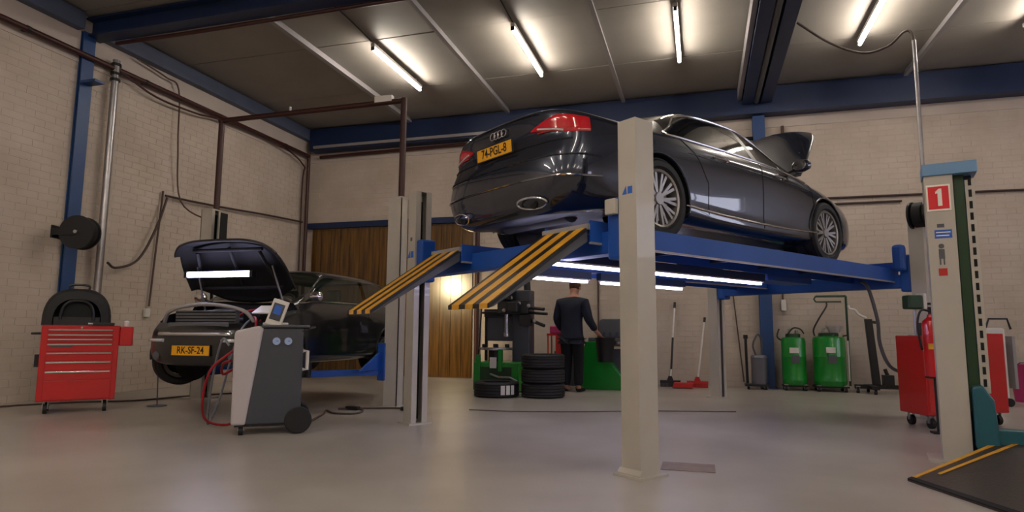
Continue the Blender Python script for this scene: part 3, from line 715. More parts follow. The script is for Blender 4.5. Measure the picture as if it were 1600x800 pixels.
MB().tube([bd.pt(r_, 3.95, .0, sd) for sd, rr in ((1, np.linspace(3.5, 0, 24)), (-1, np.linspace(0, 3.5, 24))) for r_ in rr], .010, 6).build('bumper_ridge', M_paintA, car, smooth=True)
MB().tube([bd.pt(r_, 4.7, .002, sd) for sd, rr in ((1, np.linspace(2.6, 0, 20)), (-1, np.linspace(0, 2.6, 20))) for r_ in rr], .005, 6).build('bumper_gap', M_dark, car, smooth=True)
for sd in (1, -1):
    pts = [(.045+.03*math.cos(a)-.04*math.sin(a), sd*(.52+.15*math.cos(a)), .245+.04*math.sin(a)) for a in np.linspace(0, 2*PI, 24)[:-1]]
    ex = MB().tube(pts, .009, 6, closed=True).build('exhaust_trim', M_chrome, car, smooth=True)
    MB().cyl((.06, sd*.52, .245), (.3, sd*.52, .245), .045, 16).build('exhaust_pipe', M_dark, car)
    # lamp inner strips
    p = [bd.pt(r_, 5.2, .006, sd) for r_ in np.linspace(1.25, 3.2, 14)]
    MB().tube(p, .006, 6).build('lamp_strip', M_redp, car)
# interior
for x, y in ((2.15, .38), (2.15, -.38), (3.0, .38), (3.0, -.38)):
    s_ = MB().box(x-.05, x+.45, y-.25, y+.25, .40, .60).box(x-.18, x-.03, y-.24, y+.24, .45, 1.05).box(x-.17, x-.07, y-.12, y+.12, 1.08, 1.27)
    s_.build('car_seat', M_seat, car, bev=.03)
B(1.2, 3.9, -.80, .80, .28, .36).build('cabin_floor', M_dark, car); B(3.35, 3.7, -.75, .75, .75, .95).build('dashboard', M_dark, car, bev=.05)
B(1.3, 1.95, -.75, .75, .36, .95).build('rear_shelf', M_dark, car)
# gearbox, axle and silencer under the car
MB().cyl((.55, -.45, .25), (.55, .45, .25), .10, 14).build('silencer', M_sgrey, car, smooth=True)
MB().cyl((1.13, -.7, .30), (1.13, .7, .30), .05, 12).build('rear_axle', M_black, car)
MB().cyl((1.2, 0, .22), (3.9, 0, .22), .05, 12).build('exhaust_run', M_sgrey, car)

# ---- the small dark hatchback on the two-post lift
G = []
G.append([(.12, 0, .22), (.08, 0, .22), (.04, 0, .30), (.0, 0, .42), (.02, 0, .60), (.07, 0, .80), (.09, 0, .95), (.20, 0, 1.32), (.24, 0, 1.36), (.28, 0, 1.38)])
G.append([(.12, 0, .22), (.10, .35, .22), (.06, .42, .30), (.02, .44, .42), (.04, .44, .60), (.09, .43, .80), (.11, .42, .95), (.22, .36, 1.31), (.27, .20, 1.36), (.29, 0, 1.385)])
G.append([(.18, 0, .21), (.18, .55, .21), (.15, .70, .30), (.10, .73, .42), (.12, .73, .60), (.17, .71, .80), (.20, .67, .95), (.30, .54, 1.30), (.33, .28, 1.37), (.34, 0, 1.39)])
G.append([(.38, 0, .20), (.38, .62, .20), (.36, .79, .28), (.34, .82, .42), (.35, .83, .60), (.37, .81, .80), (.40, .75, .95), (.48, .60, 1.31), (.48, .30, 1.385), (.48, 0, 1.40)])
G.append([(.80, 0, .18), (.80, .64, .18), (.80, .81, .25), (.80, .835, .42), (.80, .842, .60), (.80, .82, .80), (.82, .77, .945), (.86, .625, 1.325), (.85, .31, 1.395), (.85, 0, 1.41)])
G.append([(1.30, 0, .17), (1.30, .64, .17), (1.30, .81, .23), (1.30, .825, .40), (1.30, .832, .60), (1.30, .82, .80), (1.30, .775, .94), (1.32, .63, 1.33), (1.31, .31, 1.40), (1.31, 0, 1.415)])
G.append([(1.80, 0, .17), (1.80, .64, .17), (1.80, .81, .23), (1.80, .825, .40), (1.80, .832, .60), (1.80, .82, .80), (1.80, .775, .935), (1.78, .62, 1.325), (1.77, .31, 1.395), (1.76, 0, 1.41)])
G.append([(2.22, 0, .17), (2.22, .64, .17), (2.22, .81, .23), (2.22, .825, .40), (2.22, .832, .60), (2.22, .818, .79), (2.23, .77, .93), (2.10, .605, 1.30), (2.05, .31, 1.37), (2.03, 0, 1.385)])
G.append([(2.55, 0, .17), (2.55, .64, .17), (2.55, .81, .24), (2.55, .83, .40), (2.55, .835, .60), (2.55, .815, .79), (2.55, .755, .925), (2.42, .66, 1.10), (2.33, .34, 1.19), (2.30, 0, 1.21)])
G.append([(2.80, 0, .17), (2.80, .64, .18), (2.80, .81, .26), (2.80, .835, .42), (2.80, .84, .60), (2.80, .81, .78), (2.80, .73, .90), (2.74, .62, .945), (2.60, .34, .985), (2.56, 0, 1.0)])
G.append([(3.10, 0, .17), (3.10, .64, .18), (3.10, .80, .26), (3.10, .83, .42), (3.10, .835, .60), (3.10, .80, .74), (3.10, .70, .85), (3.08, .56, .90), (3.05, .30, .935), (3.04, 0, .945)])
G.append([(3.35, 0, .17), (3.35, .62, .18), (3.36, .76, .26), (3.36, .79, .40), (3.36, .79, .57), (3.34, .74, .70), (3.33, .63, .80), (3.32, .50, .86), (3.32, .27, .895), (3.32, 0, .905)])
G.append([(3.50, 0, .17), (3.52, .50, .18), (3.54, .64, .26), (3.55, .67, .40), (3.53, .66, .56), (3.48, .60, .67), (3.45, .52, .76), (3.44, .42, .81), (3.45, .22, .84), (3.45, 0, .85)])
G.append([(3.56, 0, .17), (3.60, .30, .18), (3.63, .38, .26), (3.64, .40, .40), (3.62, .39, .56), (3.54, .36, .66), (3.50, .32, .74), (3.49, .25, .79), (3.50, .13, .81), (3.50, 0, .82)])
G.append([(3.60, 0, .17), (3.62, 0, .18), (3.64, 0, .26), (3.65, 0, .40), (3.63, 0, .56), (3.55, 0, .66), (3.52, 0, .73), (3.51, 0, .78), (3.51, 0, .80), (3.51, 0, .81)])
MZ = .43
mini = thing('small_hatchback', (-5.50, 9.57, MZ), -PI/2, 'small black three-door hatchback with bonnet open on the two-post lift', 'car')
mb_ = Body(G, 10, 8, 1.0)
MA = [(.565, .29, .335), (3.03, .29, .335)]
mb_.arch(MA, 5.2)
g_side = lambda r, c: 6.1 < c < 6.93 and 2.6 < r < 8.7
g_wind = lambda r, c: c > 7 and 7.1 < r < 8.95
g_rear = lambda r, c: 6.1 < c < 6.95 and r < 1.9
g_bon = lambda r, c: (c > 5.35 and 9.05 < r < 11.0) or (c > 4.9 and r >= 11.0 and c > 4.9)
g_fb = lambda r, c: r > 11.6 and 1 < c <= 4.9
g_door = lambda r, c: 2.25 < c < 6.1 and 4.7 < r < 8.9
g_tail = lambda r, c: 4.6 < c < 5.6 and 1.6 < r < 2.6
g_out = lambda r, c: g_side(r, c) or g_wind(r, c) or g_rear(r, c) or g_bon(r, c) or g_fb(r, c) or g_door(r, c) or g_tail(r, c)
g_roof = lambda r, c: c > 7 and 0 <= r < 7.1
mb_.part(lambda r, c: not g_out(r, c) and c > 1 and not g_roof(r, c), 'body_shell', M_paintB, mini)
mb_.part(g_roof, 'roof', M_paintB, mini)
mb_.part(lambda r, c: c < 1, 'underbody', M_dark, mini)
mb_.part(g_fb, 'front_bumper', M_paintB, mini)
mb_.part(g_wind, 'windscreen', M_glass2, mini); mb_.part(g_rear, 'rear_window', M_glass2, mini)
for sd in (1, -1):
    mb_.part(g_door, 'door', M_paintB, mini, sides=(sd,))
    mb_.part(g_tail, 'tail_light', M_taillight, mini, sides=(sd,))
    mb_.part(lambda r, c: g_side(r, c) and r > 4.75, 'front_side_window', M_glass2, mini, sides=(sd,))
    mb_.part(lambda r, c: g_side(r, c) and r < 4.65, 'rear_side_window', M_glass2, mini, sides=(sd,))
    mb_.part(lambda r, c: g_side(r, c) and 4.65 < r < 4.75, 'window_pillar', M_black, mini, sides=(sd,))
    mb_.line(path((1.0, 6.05), (8.8, 6.05), n=40), .010, 'belt_trim', M_chrome, mini, sd, .004)
    for rr in (4.7, 8.9): mb_.line(path((rr, 6.0), (rr, 2.3), n=12), .004, 'door_gap', M_dark, mini, sd)
    p = Vector(mb_.pt(5.2, 5.5, .02, sd)); MB().tube([mb_.pt(5.1, 5.5, 0, sd), tuple(p), mb_.pt(5.5, 5.5, .02, sd), mb_.pt(5.6, 5.5, 0, sd)], .011).build('door_handle', M_chrome, mini, smooth=True)
    mm = Vector(mb_.pt(8.2, 6.1, 0, sd))
    mo = MB().lathe([(.01, -.09), (.06, -.07), (.08, 0), (.07, .06), (.01, .09)], axis='y', n=16).build('wing_mirror', M_chrome, mini, smooth=True)
    mo.location = mm+Vector((0, sd*.14, .07)); mo.scale = (.8, .95, .8)
    MB().cyl((0, 0, 0), (0, -sd*.15, -.07), .02, 8).build('mirror_arm', M_black, mo)
    for i_, (xa, za, ra) in enumerate(MA):
        vs = []
        for k in range(17):
            a = -.3+k*(PI+.6)/16
            for yy in (.50, .825): vs.append((xa+(ra+.01)*math.cos(a), sd*yy, za+(ra+.01)*math.sin(a)))
        MB().add(vs, [(2*k, 2*k+1, 2*k+3, 2*k+2) for k in range(16)]+[tuple(2*k for k in range(17))]).build('arch_liner', M_dark, mini)
        MB().tube([(xa+(ra+.01)*math.cos(a), sd*.835, za+(ra+.01)*math.sin(a)) for a in np.linspace(-.2, PI+.2, 24)], .02, 6).build('arch_cladding', M_black, mini, smooth=True)
        wheel(mini, xa, sd*.735, .20, sd, .295, .19, .205, 8, M_alu, steer=(-.6 if i_ else 0), twin=False)
# nose details
plate(mini, (3.66, 0, .345), (0, 0, PI/2), 'RK-SF-24')
MB().tube([mb_.pt(r_, 3.75, .012, s_) for s_, rr in ((1, np.linspace(12.7, 14, 10)), (-1, np.linspace(14, 12.7, 10))) for r_ in rr], .022, 8).build('bumper_chrome', M_chrome, mini, smooth=True)
for sd in (1, -1):
    MB().tube([mb_.pt(r_, 3.35, .012, sd) for r_ in np.linspace(11.6, 13.0, 10)], .02, 8).build('bumper_strip', M_clear, mini, smooth=True)
    MB().lathe([(.0, .03), (.045, .025), (.055, .0)], axis='x', n=16).build('fog_lamp', M_sgrey, mini).location = (3.60, sd*.52, .28)
B(3.56, 3.58, -.42, .42, .60, .66).build('lower_grille', M_sgrey, mini, bev=.01)
rad = B(3.40, 3.47, -.42, .42, .52, .80).build('radiator', M_sgrey, mini, bev=.005)
MB().tube(spline([(3.40, -.66, .62), (3.46, -.50, .80), (3.48, 0, .87), (3.46, .50, .80), (3.40, .66, .62)], 8), .022, 8).build('radiator_support', M_lgrey, mini, smooth=True)
for k in range(6): MB().cyl((3.475, -.42, .60+k*.036), (3.475, .42, .60+k*.036), .005, 6).build('radiator_fin', M_dark, rad)
B(2.85, 3.38, -.62, .62, .30, .58).build('engine_block', M_dark, mini, bev=.03)
B(2.95, 3.30, -.28, .32, .58, .72).build('engine_cover', M_sgrey, mini, bev=.03)
for x, y, rr, m in ((2.9, .5, .08, M_lgrey), (2.9, -.5, .08, M_lgrey)): MB().lathe([(rr, .6), (rr, .78), (rr*.6, .82), (.0, .82)], (x, y, 0), n=18).build('strut_tower', m, mini, smooth=True)
B(3.1, 3.3, .38, .60, .6, .78).build('battery', M_black, mini, bev=.01); B(3.12, 3.28, -.60, -.42, .6, .76).build('coolant_tank', M_white, mini, bev=.02)
B(2.78, 2.85, .34, .50, .70, .84).build('fluid_bottle', M_white, mini, bev=.02)
MB().tube(spline([(3.3, -.35, .72), (3.2, -.1, .80), (3.05, .15, .80), (2.95, .35, .74)], 8), .025, 8).build('intake_hose', M_black, mini, smooth=True)
MB().tube(spline([(3.35, .3, .70), (3.3, .45, .80), (3.1, .55, .82)], 8), .012, 8).build('red_hose', M_hosered, mini, smooth=True)
for sd in (1, -1): MB().cyl((3.35, sd*.60, .50), (3.40, sd*.60, .50), .09, 20).build('headlight_bucket', M_sgrey, mini)
# bonnet with headlamp openings, raised
def raise_m(p): return raise_(p, math.radians(64), 2.70, .96)
mbn = mb_.part(g_bon, 'bonnet', M_paintB, mini, thick=.025, fn=raise_m)
mbn.data.materials.append(mat('bonnet_liner', '06070b', .75)); mbn.modifiers['solid'].material_offset = 1
inn = MB()
for a, b in (((2.9, .55, .82), (3.35, .45, .76)), ((2.9, -.55, .82), (3.35, -.45, .76)), ((2.9, 0, .86), (3.4, 0, .80)), ((3.38, -.5, .76), (3.38, .5, .76)), ((2.85, -.6, .84), (2.85, .6, .84))):
    inn.cyl(raise_m(a), raise_m(b), .022, 8)
inn.build('bonnet_frame', MATS['bonnet_liner'], mini)
MB().cyl((2.8, .6, .8), raise_m((3.15, .55, .80)), .012, 8).build('bonnet_strut', M_steel, mini)
MB().cyl((2.8, -.6, .8), raise_m((3.15, -.55, .80)), .012, 8).build('bonnet_strut', M_steel, mini)
for x, y in ((1.45, .36), (1.45, -.36)):
    MB().box(x, x+.45, y-.24, y+.24, .32, .5).box(x-.14, x, y-.23, y+.23, .4, .98).box(x-.13, x-.04, y-.11, y+.11, 1.0, 1.17).build('car_seat', M_seat, mini, bev=.03)
B(.4, 2.7, -.70, .70, .2, .28).build('cabin_floor', M_dark, mini); B(2.3, 2.6, -.66, .66, .7, .93).build('dashboard', M_dark, mini, bev=.04)

# light bar hung under the open bonnet (a thing of its own)
lb = thing('work_light', (-5.60, 6.40, 1.68), .02, 'bright bluish work light bar clipped under the small hatchback bonnet', 'lamp')
MB().cyl((-.45, 0, 0), (.45, 0, 0), .034, 14).build('light_tube', M_led, lb, smooth=True)
B(-.47, .47, .02, .055, -.04, .045).build('housing', M_dblue, lb, bev=.01)
for x in (-.49, .45): B(x, x+.04, -.035, .05, -.04, .04).build('end_cap', M_black, lb)

# ------------------------------------------------------------------ two-post lift
l2 = thing('two_post_lift', (-3.97, 7.85, 0), 0, 'beige two-post lift with blue arms and maroon overhead pipe holding the small hatchback', 'car lift')
def post2(x0, h, opening):
    mb = MB(); t_ = .012; w_, d_ = .20, .20
    if opening > 0:  # opens to +x
        mb.box(x0, x0+t_, 0, d_, 0, h); mb.box(x0, x0+w_, 0, t_, 0, h); mb.box(x0, x0+w_, d_-t_, d_, 0, h); mb.box(x0+w_-t_, x0+w_, t_, .06, 0, h); mb.box(x0+w_-t_, x0+w_, d_-.06, d_-t_, 0, h)
    else:
        mb.box(x0+w_-t_, x0+w_, 0, d_, 0, h); mb.box(x0, x0+w_, 0, t_, 0, h); mb.box(x0, x0+w_, d_-t_, d_, 0, h); mb.box(x0, x0+t_, t_, .06, 0, h); mb.box(x0, x0+t_, d_-.06, d_-t_, 0, h)
    p = mb.build('post', M_offwhite, l2)
    B(x0-.1, x0+w_+.1, -.08, d_+.1, 0, .02).build('base_plate', M_offwhite, p)
    B(x0+.05, x0+w_-.05, .07, .17, .1, h-.05).build('lead_screw_guide', M_dark, p)
    B(x0-.005, x0+w_+.005, -.005, d_+.005, h, h+.02).build('top_cap', M_offwhite, p)
    return p
post2(-.14, 2.84, -1); post2(-3.30, 2.82, 1)
B(-2.99, -2.975, .05, .19, 2.3, 2.78).build('slot_strip', M_dark, l2)
for x in (-.21, -3.05):
    s = -1 if x > -1 else 1
    B(x-.02, x+.09, -.02, .26, .35, .85).build('carriage', M_liftblue, l2, bev=.01)
    for dy in (-1.0, 1.2):
        yt = .12+dy*.85; xt = x+s*.62
        mb = MB(); p = [(x+.03, .10), (xt, yt)]; d = Vector((xt-x-.03, yt-.10)); n_ = Vector((-d.y, d.x)).normalized()*.05
        q = [Vector(p[0])-n_, Vector(p[1])-n_*.7, Vector(p[1])+n_*.7, Vector(p[0])+n_]
        mb.prism([(a.x, a.y) for a in q], .42, .50, 'z'); arm = mb.build('arm', M_liftblue, l2)
        MB().cyl((xt, yt, .42), (xt, yt, .60), .055, 16).build('pad', M_black, arm)
    MB().prism([(.0, .50), (.0, .74), (-.55, .50)] if True else [], x+.0, x+.03, 'x').build('arm_gusset', M_liftblue, l2)
fl = B(-3.26, -3.10, .24, .34, 2.30, 2.44).build('added_flood_lamp', M_black, l2, bev=.008)  # added lamp, hidden behind the post, gives the wooden door its golden glow
MB().box(-3.245, -3.115, .34, .345, 2.315, 2.425).build('added_lamp_glass', M_clear, fl)
sd_ = bpy.data.lights.new('added_flood_light', 'SPOT'); sd_.energy = 230; sd_.color = (1, .80, .45); sd_.spot_size = math.radians(34); sd_.spot_blend = .55; sd_.shadow_soft_size = .06
so = bpy.data.objects.new('added_flood_light', sd_); COL.objects.link(so); so.parent = l2
_p = Vector((-3.18, .40, 2.37)); so.location = _p; so.rotation_euler = (Vector((-5.55+3.97, 13.1-7.85, 1.35))-_p).to_track_quat('-Z', 'Y').to_euler()
gp = MB().cyl((0.0, .1, 2.86), (0.0, .1, 4.30), .045, 12).cyl((-3.16, .15, 2.84), (-3.16, .15, 4.30), .045, 12).cyl((0.03, .1, 4.27), (-3.2, .15, 4.27), .04, 12)
gp.build('overhead_pipe', M_maroon, l2, smooth=True)
B(-.45, -.18, .06, .14, 4.27, 4.36).build('overhead_box', M_white, l2)
MB().cyl((-1.9, .12, 4.30), (-1.9, .12, 4.36), .02, 8).build('pipe_bolt', M_steel, l2)

# ------------------------------------------------------------------ near right lift post with sign
p1 = thing('lift_post', (1.83, 6.03, 0), -.24, 'beige lift post with light blue cap and red number one sign at the right', 'lift post')
W1, D1, H1 = .24, .22, 2.33
mb = MB(); mb.box(0, .20, 0, .012, 0, H1).box(0, .012, .012, D1, 0, H1).box(.0, .35, D1-.012, D1, 0, H1).box(.188, .20, .012, .05, 0, H1)
mb.build('column', M_offwhite, p1)
B(.03, .34, .13, .20, 0.02, H1).build('inner_channel', M_dblue, p1)
lad = B(.285, .35, .05, .062, .55, H1-.05).build('slotted_rail', M_offwhite, p1)
for k in range(18): B(.306, .328, .046, .0505, .60+k*.096, .66+k*.096).build('slot', M_dark, lad)
B(.21, .28, .06, .12, .4, H1).build('lifting_chain', M_dgreen, p1)
B(-.01, .37, -.02, D1+.02, H1, H1+.10).build('cap', M_capblue, p1, bev=.006)
B(-.1, .35, -.08, D1+.1, 0, .015).build('base_plate', M_offwhite, p1)
sg = B(.01, .178, -.008, 0, 2.03, 2.25).build('number_sign', M_signwhite, p1)
B(.022, .166, -.011, -.008, 2.045, 2.235).build('sign_field', M_signred, sg)
MB().prism([(.088, 2.07), (.118, 2.07), (.118, 2.215), (.098, 2.215), (.074, 2.19), (.074, 2.172), (.088, 2.178)], -.014, -.011, 'y').build('sign_numeral', M_signwhite, sg)
for z, m, a, b in ((1.89, M_sgrey, .07, .12), (1.80, M_signblue, .05, .17), ):
    st_ = B(a, b, -.003, 0, z, z+(.07 if m is M_signblue else .03)).build('sticker', m, p1)
    if m is M_signblue:
        B(.06, .16, -.005, -.003, z+.045, z+.053).build('sticker_line', M_signwhite, st_); B(.06, .15, -.005, -.003, z+.018, z+.026).build('sticker_line', M_signwhite, st_)
pc = MB().cyl((.09, -.003, 1.735), (.09, 0, 1.735), .02, 14).box(.07, .11, -.003, 0, 1.63, 1.71).box(.072, .082, -.003, 0, 1.58, 1.63).box(.098, .108, -.003, 0, 1.58, 1.63)
pc.build('figure_pictogram', M_sgrey, p1); B(.06, .12, -.003, 0, 1.49, 1.55).build('red_pictogram', M_redp, p1)
tc = MB().prism([(.22, .12), (.22, .60), (.29, .62), (.36, .50), (.38, .12)], -.04, .10, 'y').build('carriage', M_teal, p1, bev=.02)
B(.36, 1.5, .0, .12, .16, .28).build('crossbeam', M_teal, p1, bev=.01)
# ramp plate lying at bottom right
rp = thing('drive_on_ramp', (1.34, 5.16, 0), 0, 'low brown checker-plate drive-on ramp with yellow edge at the bottom right', 'ramp')
mb = MB(); q = [(0, 0), (.30, -.82), (2.6, .55), (1.75, 1.75)]
zz = [.012, .012, .34, .34]
vs = [(x, y, z) for (x, y), z in zip(q, zz)]+[(x, y, z-.012) for (x, y), z in zip(q, zz)]
mb.add(vs, [(0, 1, 2, 3), (7, 6, 5, 4), (0, 4, 5, 1), (1, 5, 6, 2), (2, 6, 7, 3), (3, 7, 4, 0)]); mb.build('ramp_plate', M_check, rp)
def rpt(a, b, e=0): # a along slope, b across
    p = Vector(vs[0])*(1-a)*(1-b)+Vector(vs[1])*(1-a)*b+Vector(vs[3])*a*(1-b)+Vector(vs[2])*a*b; return p+Vector((0, 0, e))
def strip(a0, a1, b0, b1, m, nm, h=.004):
    c = [rpt(a0, b0), rpt(a0, b1), rpt(a1, b1), rpt(a1, b0)]
    MB().add([p+Vector((0, 0, h)) for p in c]+c, [(0, 1, 2, 3), (0, 4, 5, 1), (1, 5, 6, 2), (2, 6, 7, 3), (3, 7, 4, 0)]).build(nm, m, rp)
strip(.02, 1, .0, .035, M_yellow, 'yellow_stripe'); strip(.1, 1, .10, .13, M_yellow, 'yellow_stripe'); strip(.0, .02, 0, 1, M_dark, 'front_lip', .008)
MB().add([tuple(rpt(0, 0, -.012)), tuple(rpt(1, 0, -.012)), (1.75, 1.75, 0)], [(0, 1, 2)]).build('side_plate', M_sgrey, rp)
for a, b in ((.97, .1), (.97, .9)):
    p = rpt(a, b); MB().box(p.x-.04, p.x+.04, p.y-.04, p.y+.04, 0, p.z-.01).build('ramp_leg', M_sgrey, rp)

# ------------------------------------------------------------------ castor helper
def castor(parent, x, y, r=.055, a=0):
    o = MB().cyl((x-.02, y, r), (x+.02, y, r), r, 18).build('castor', M_rubber, parent, smooth=True)
    MB().box(x-.03, x-.022, y-.02, y+.02, r, r*2+.03).box(x+.022, x+.03, y-.02, y+.02, r, r*2+.03).box(x-.035, x+.035, y-.035, y+.035, r*2+.03, r*2+.045).build('fork', M_steel, o)
    return o
# red tool chest, left
tch = thing('tool_chest', (-7.30, 6.07, 0), .86, 'red wheeled tool chest with seven silver-handled drawers against the left wall', 'tool chest')
w_, d_, z0, z1 = .40, .46, .145, 1.04
B(-w_, w_, 0, d_, z0, z1).build('cabinet', M_red, tch, bev=.01)
zs = [(.955, 1.01), (.90, .948), (.84, .893), (.735, .833), (.625, .728), (.51, .618), (.395, .503)]
for a, b in zs:
    dr = B(-.34, .34, -.012, .004, a, b).build('drawer', M_red, tch, bev=.003)
    B(-.33, .33, -.030, -.012, b-.024, b-.004).build('handle', M_chrome, dr, bev=.004)
B(-.34, .34, -.012, .004, z0+.02, .388).build('lower_panel', M_red, tch, bev=.003)
MB().cyl((0, -.012, 1.025), (0, .0, 1.025), .014, 12).build('lock', M_chrome, tch)
text('TOOL', .03, M_sgrey, tch, (-.2, -.014, .785), (PI/2, 0, 0), 'faint_badge').hide_render = False
bpy.data.objects.remove(bpy.data.objects['faint_badge'])
B(-.30, -.08, -.0135, -.012, .78, .80).build('faint_badge', M_sgrey, tch)
B(-w_-.004, w_+.004, -.004, d_+.004, z1, z1+.012).build('top_edge', M_redp, tch)
MB().tube([(-w_-.01, .05, .95), (-w_-.09, .06, .95), (-w_-.09, .38, .95), (-w_-.01, .4, .95)], .014).build('push_handle', M_black, tch, smooth=True)
B(-w_-.05, -w_, .1, .3, .55, .70).build('spray_holder', M_black, tch)
B(w_, w_+.15, .02, .40, .80, 1.04).build('side_tray', M_red, tch, bev=.012)
for x, y in ((-.30, .06), (.30, .06), (-.30, .40), (.30, .40)): castor(tch, x, y)
c_, s_ = math.cos(.86), math.sin(.86)
def TC(x, y, z): return (-7.30+c_*x-s_*y, 6.07+s_*x+c_*y, z)
tag(MB().lathe([(.03, 0), (.035, .01), (.035, .06), (.015, .08), (.0, .08)], TC(.47, .15, 1.04), n=14).build('spray_bottle', M_white, smooth=True), 'small white bottle standing on the side tray of the left tool chest', 'bottle')
# black domed bag on the chest
bag = thing('tool_bag', TC(-.06, .24, 1.052), .86, 'black domed tool bag with arched opening lying on the left red tool chest', 'bag')
mb = MB(); N = 20
def dome(w, h, y, off=0): return [(w*math.copysign(abs(math.cos(a))**.75, math.cos(a)), y, off+h*abs(math.sin(a))**.75) for a in np.linspace(0, PI, N)]
secs = [dome(.25, .32, -.20), dome(.33, .42, -.19), dome(.36, .455, -.10), dome(.355, .45, .08), dome(.30, .38, .18), dome(.20, .25, .19)]
vs = [p for s__ in secs for p in s__]; fs = [(i*N+k, i*N+k+1, (i+1)*N+k+1, (i+1)*N+k) for i in range(5) for k in range(N-1)]
fs += [tuple(range(5*N, 6*N))]+[tuple([i*N for i in range(6)]+[i*N+N-1 for i in reversed(range(6))])]
mb.add(vs, fs); mb.build('bag_body', M_rubber, bag, smooth=True)
mb = MB(); ar = dome(.17, .24, -.205, .06); mb.tube(ar, .018, 8).build('opening_rim', M_black, bag, smooth=True)
B(-.235, .235, -.203, -.197, .0, .10).build('front_panel', M_black, bag)
mb = MB(); mb.add([(x*.98, -.17, z) for x, _, z in ar], [tuple(range(N))]); mb.build('opening', M_dark, bag)
MB().tube(spline([(-.1, -.02, .44), (-.09, -.02, .50), (.09, -.02, .50), (.1, -.02, .44)], 5), .014, 8).build('handle', M_black, bag, smooth=True)
B(.17, .40, -.26, -.21, .0, .035).build('side_tool', M_black, bag, bev=.008)
MB().cyl((.12, -.235, .02), (.25, -.235, .02), .014, 10).build('silver_clip', M_steel, bag)

# ------------------------------------------------------------------ refrigerant service station
ac = thing('service_station', (-4.22, 5.62, 0), .64, 'grey wheeled air-conditioning service station with slanted pale front and two gauges before the small hatchback', 'workshop machine')
hw = .27
# local: x = depth (front at -x), y = width ; side with gauges faces -y
MB().prism([(-.20, .10), (-.13, .98), (-.08, 1.03), (.30, 1.03), (.30, .10)], -.26, .26, 'y').build('casing', M_acdark, ac, bev=.015)
fp = MB().prism([(-.33, .10), (-.20, .10), (-.075, 1.03), (-.12, 1.05), (-.33, 1.0), (-.34, .95)], -.275, .275, 'y').build('front_panel', M_acgrey, ac, bev=.02)
B(-.345, -.335, -.18, .18, .55, .75).build('front_recess', M_sgrey, fp)
for x in (.045, .155):
    g = MB().cyl((x, -.272, .90), (x, -.258, .90), .042, 22).build('gauge', M_sgrey, ac, smooth=True)
    MB().cyl((x, -.276, .90), (x, -.272, .90), .036, 22).build('gauge_face', M_gauge, g)
    B(x-.002, x+.018, -.278, -.276, .899, .903).build('needle', M_dark, g)
B(-.10, .36, -.28, .28, 1.03, 1.06).build('top_tray', M_acdark, ac, bev=.012)
dp = MB(Matrix.Translation((.0, -.16, 1.05)) @ Matrix.Rotation(1.15, 4, 'Z') @ Matrix.Rotation(.28, 4, 'X') @ Matrix.Rotation(.1, 4, 'Y')).box(-.012, .012, -.085, .085, .0, .27).build('display_housing', M_white, ac, bev=.01)
dp2 = MB(Matrix.Translation((.0, -.16, 1.05)) @ Matrix.Rotation(1.15, 4, 'Z') @ Matrix.Rotation(.28, 4, 'X') @ Matrix.Rotation(.1, 4, 'Y')).box(-.016, -.012, -.058, .058, .06, .23).build('display_screen', M_acdark, dp)
MB(Matrix.Translation((.0, -.16, 1.05)) @ Matrix.Rotation(1.15, 4, 'Z') @ Matrix.Rotation(.28, 4, 'X') @ Matrix.Rotation(.1, 4, 'Y')).box(-.018, -.016, -.038, .038, .12, .21).build('display_glass', M_signblue, dp)
MB().tube([(.30, -.2, .80), (.345, -.2, .80), (.345, -.2, .62), (.30, -.2, .62)], .018).build('bottle_handle', M_white, ac, smooth=True)
MB().tube([(.28, -.25, 1.0), (.40, -.25, 1.04), (.40, .25, 1.04), (.28, .25, 1.0)], .014).build('push_handle', M_black, ac, smooth=True)
for y in (-.25, .25): MB().lathe([(.04, -.028), (.12, -.028), (.13, -.02), (.13, .02), (.12, .028), (.04, .028)], (.28, y, .13), 'y', 28).build('wheel', M_rubber, ac, smooth=True)
MB().cyl((.28, -.25, .13), (.28, .25, .13), .015).build('axle', M_steel, ac)
B(-.3, .25, -.24, .24, .08, .12).build('chassis', M_black, ac)
for y in (-.2, .2): castor(ac, -.24, y, .042)
tag(B(-4.53, -4.30, 5.86, 6.0, 1.062, 1.09).build('white_rag', M_white, bev=.01), 'crumpled white paper on top of the grey service station', 'paper')
tag(MB(Matrix.Translation((-4.76, 6.2, 1.24)) @ Matrix.Rotation(.5, 4, 'X')).box(-.12, .12, -.09, .09, -.008, .008).build('paper_sheet', M_white), 'white sheet of paper on the engine bay edge behind the service station screen', 'paper')
wire('service_hose', [(-4.52, 5.42, .80), (-4.72, 5.35, .60), (-4.88, 5.45, .25), (-4.92, 5.60, .06), (-4.75, 5.8, .05), (-4.72, 6.0, .4), (-4.85, 6.2, 1.0), (-4.95, 6.4, 1.18)], .013, M_hosered, 'red service hose looping from the grey service station to the engine bay', 'hose')
wire('service_hose', [(-4.55, 5.40, .85), (-4.66, 5.42, .9), (-4.82, 5.5, .5), (-4.95, 5.62, .13), (-5.02, 5.72, .03), (-4.95, 5.78, .3), (-4.82, 5.85, .95), (-5.0, 6.3, 1.16)], .012, M_hoseblue, 'grey service hose looping beside the red one to the engine bay', 'hose')
wire('service_hose', [(-4.56, 5.45, .70), (-4.7, 5.5, .66), (-4.8, 5.65, .55), (-4.7, 5.9, .75), (-4.8, 6.1, 1.1), (-5.05, 6.35, 1.17)], .014, M_hosered, 'short red hose hanging close to the bumper of the small hatchback', 'hose')
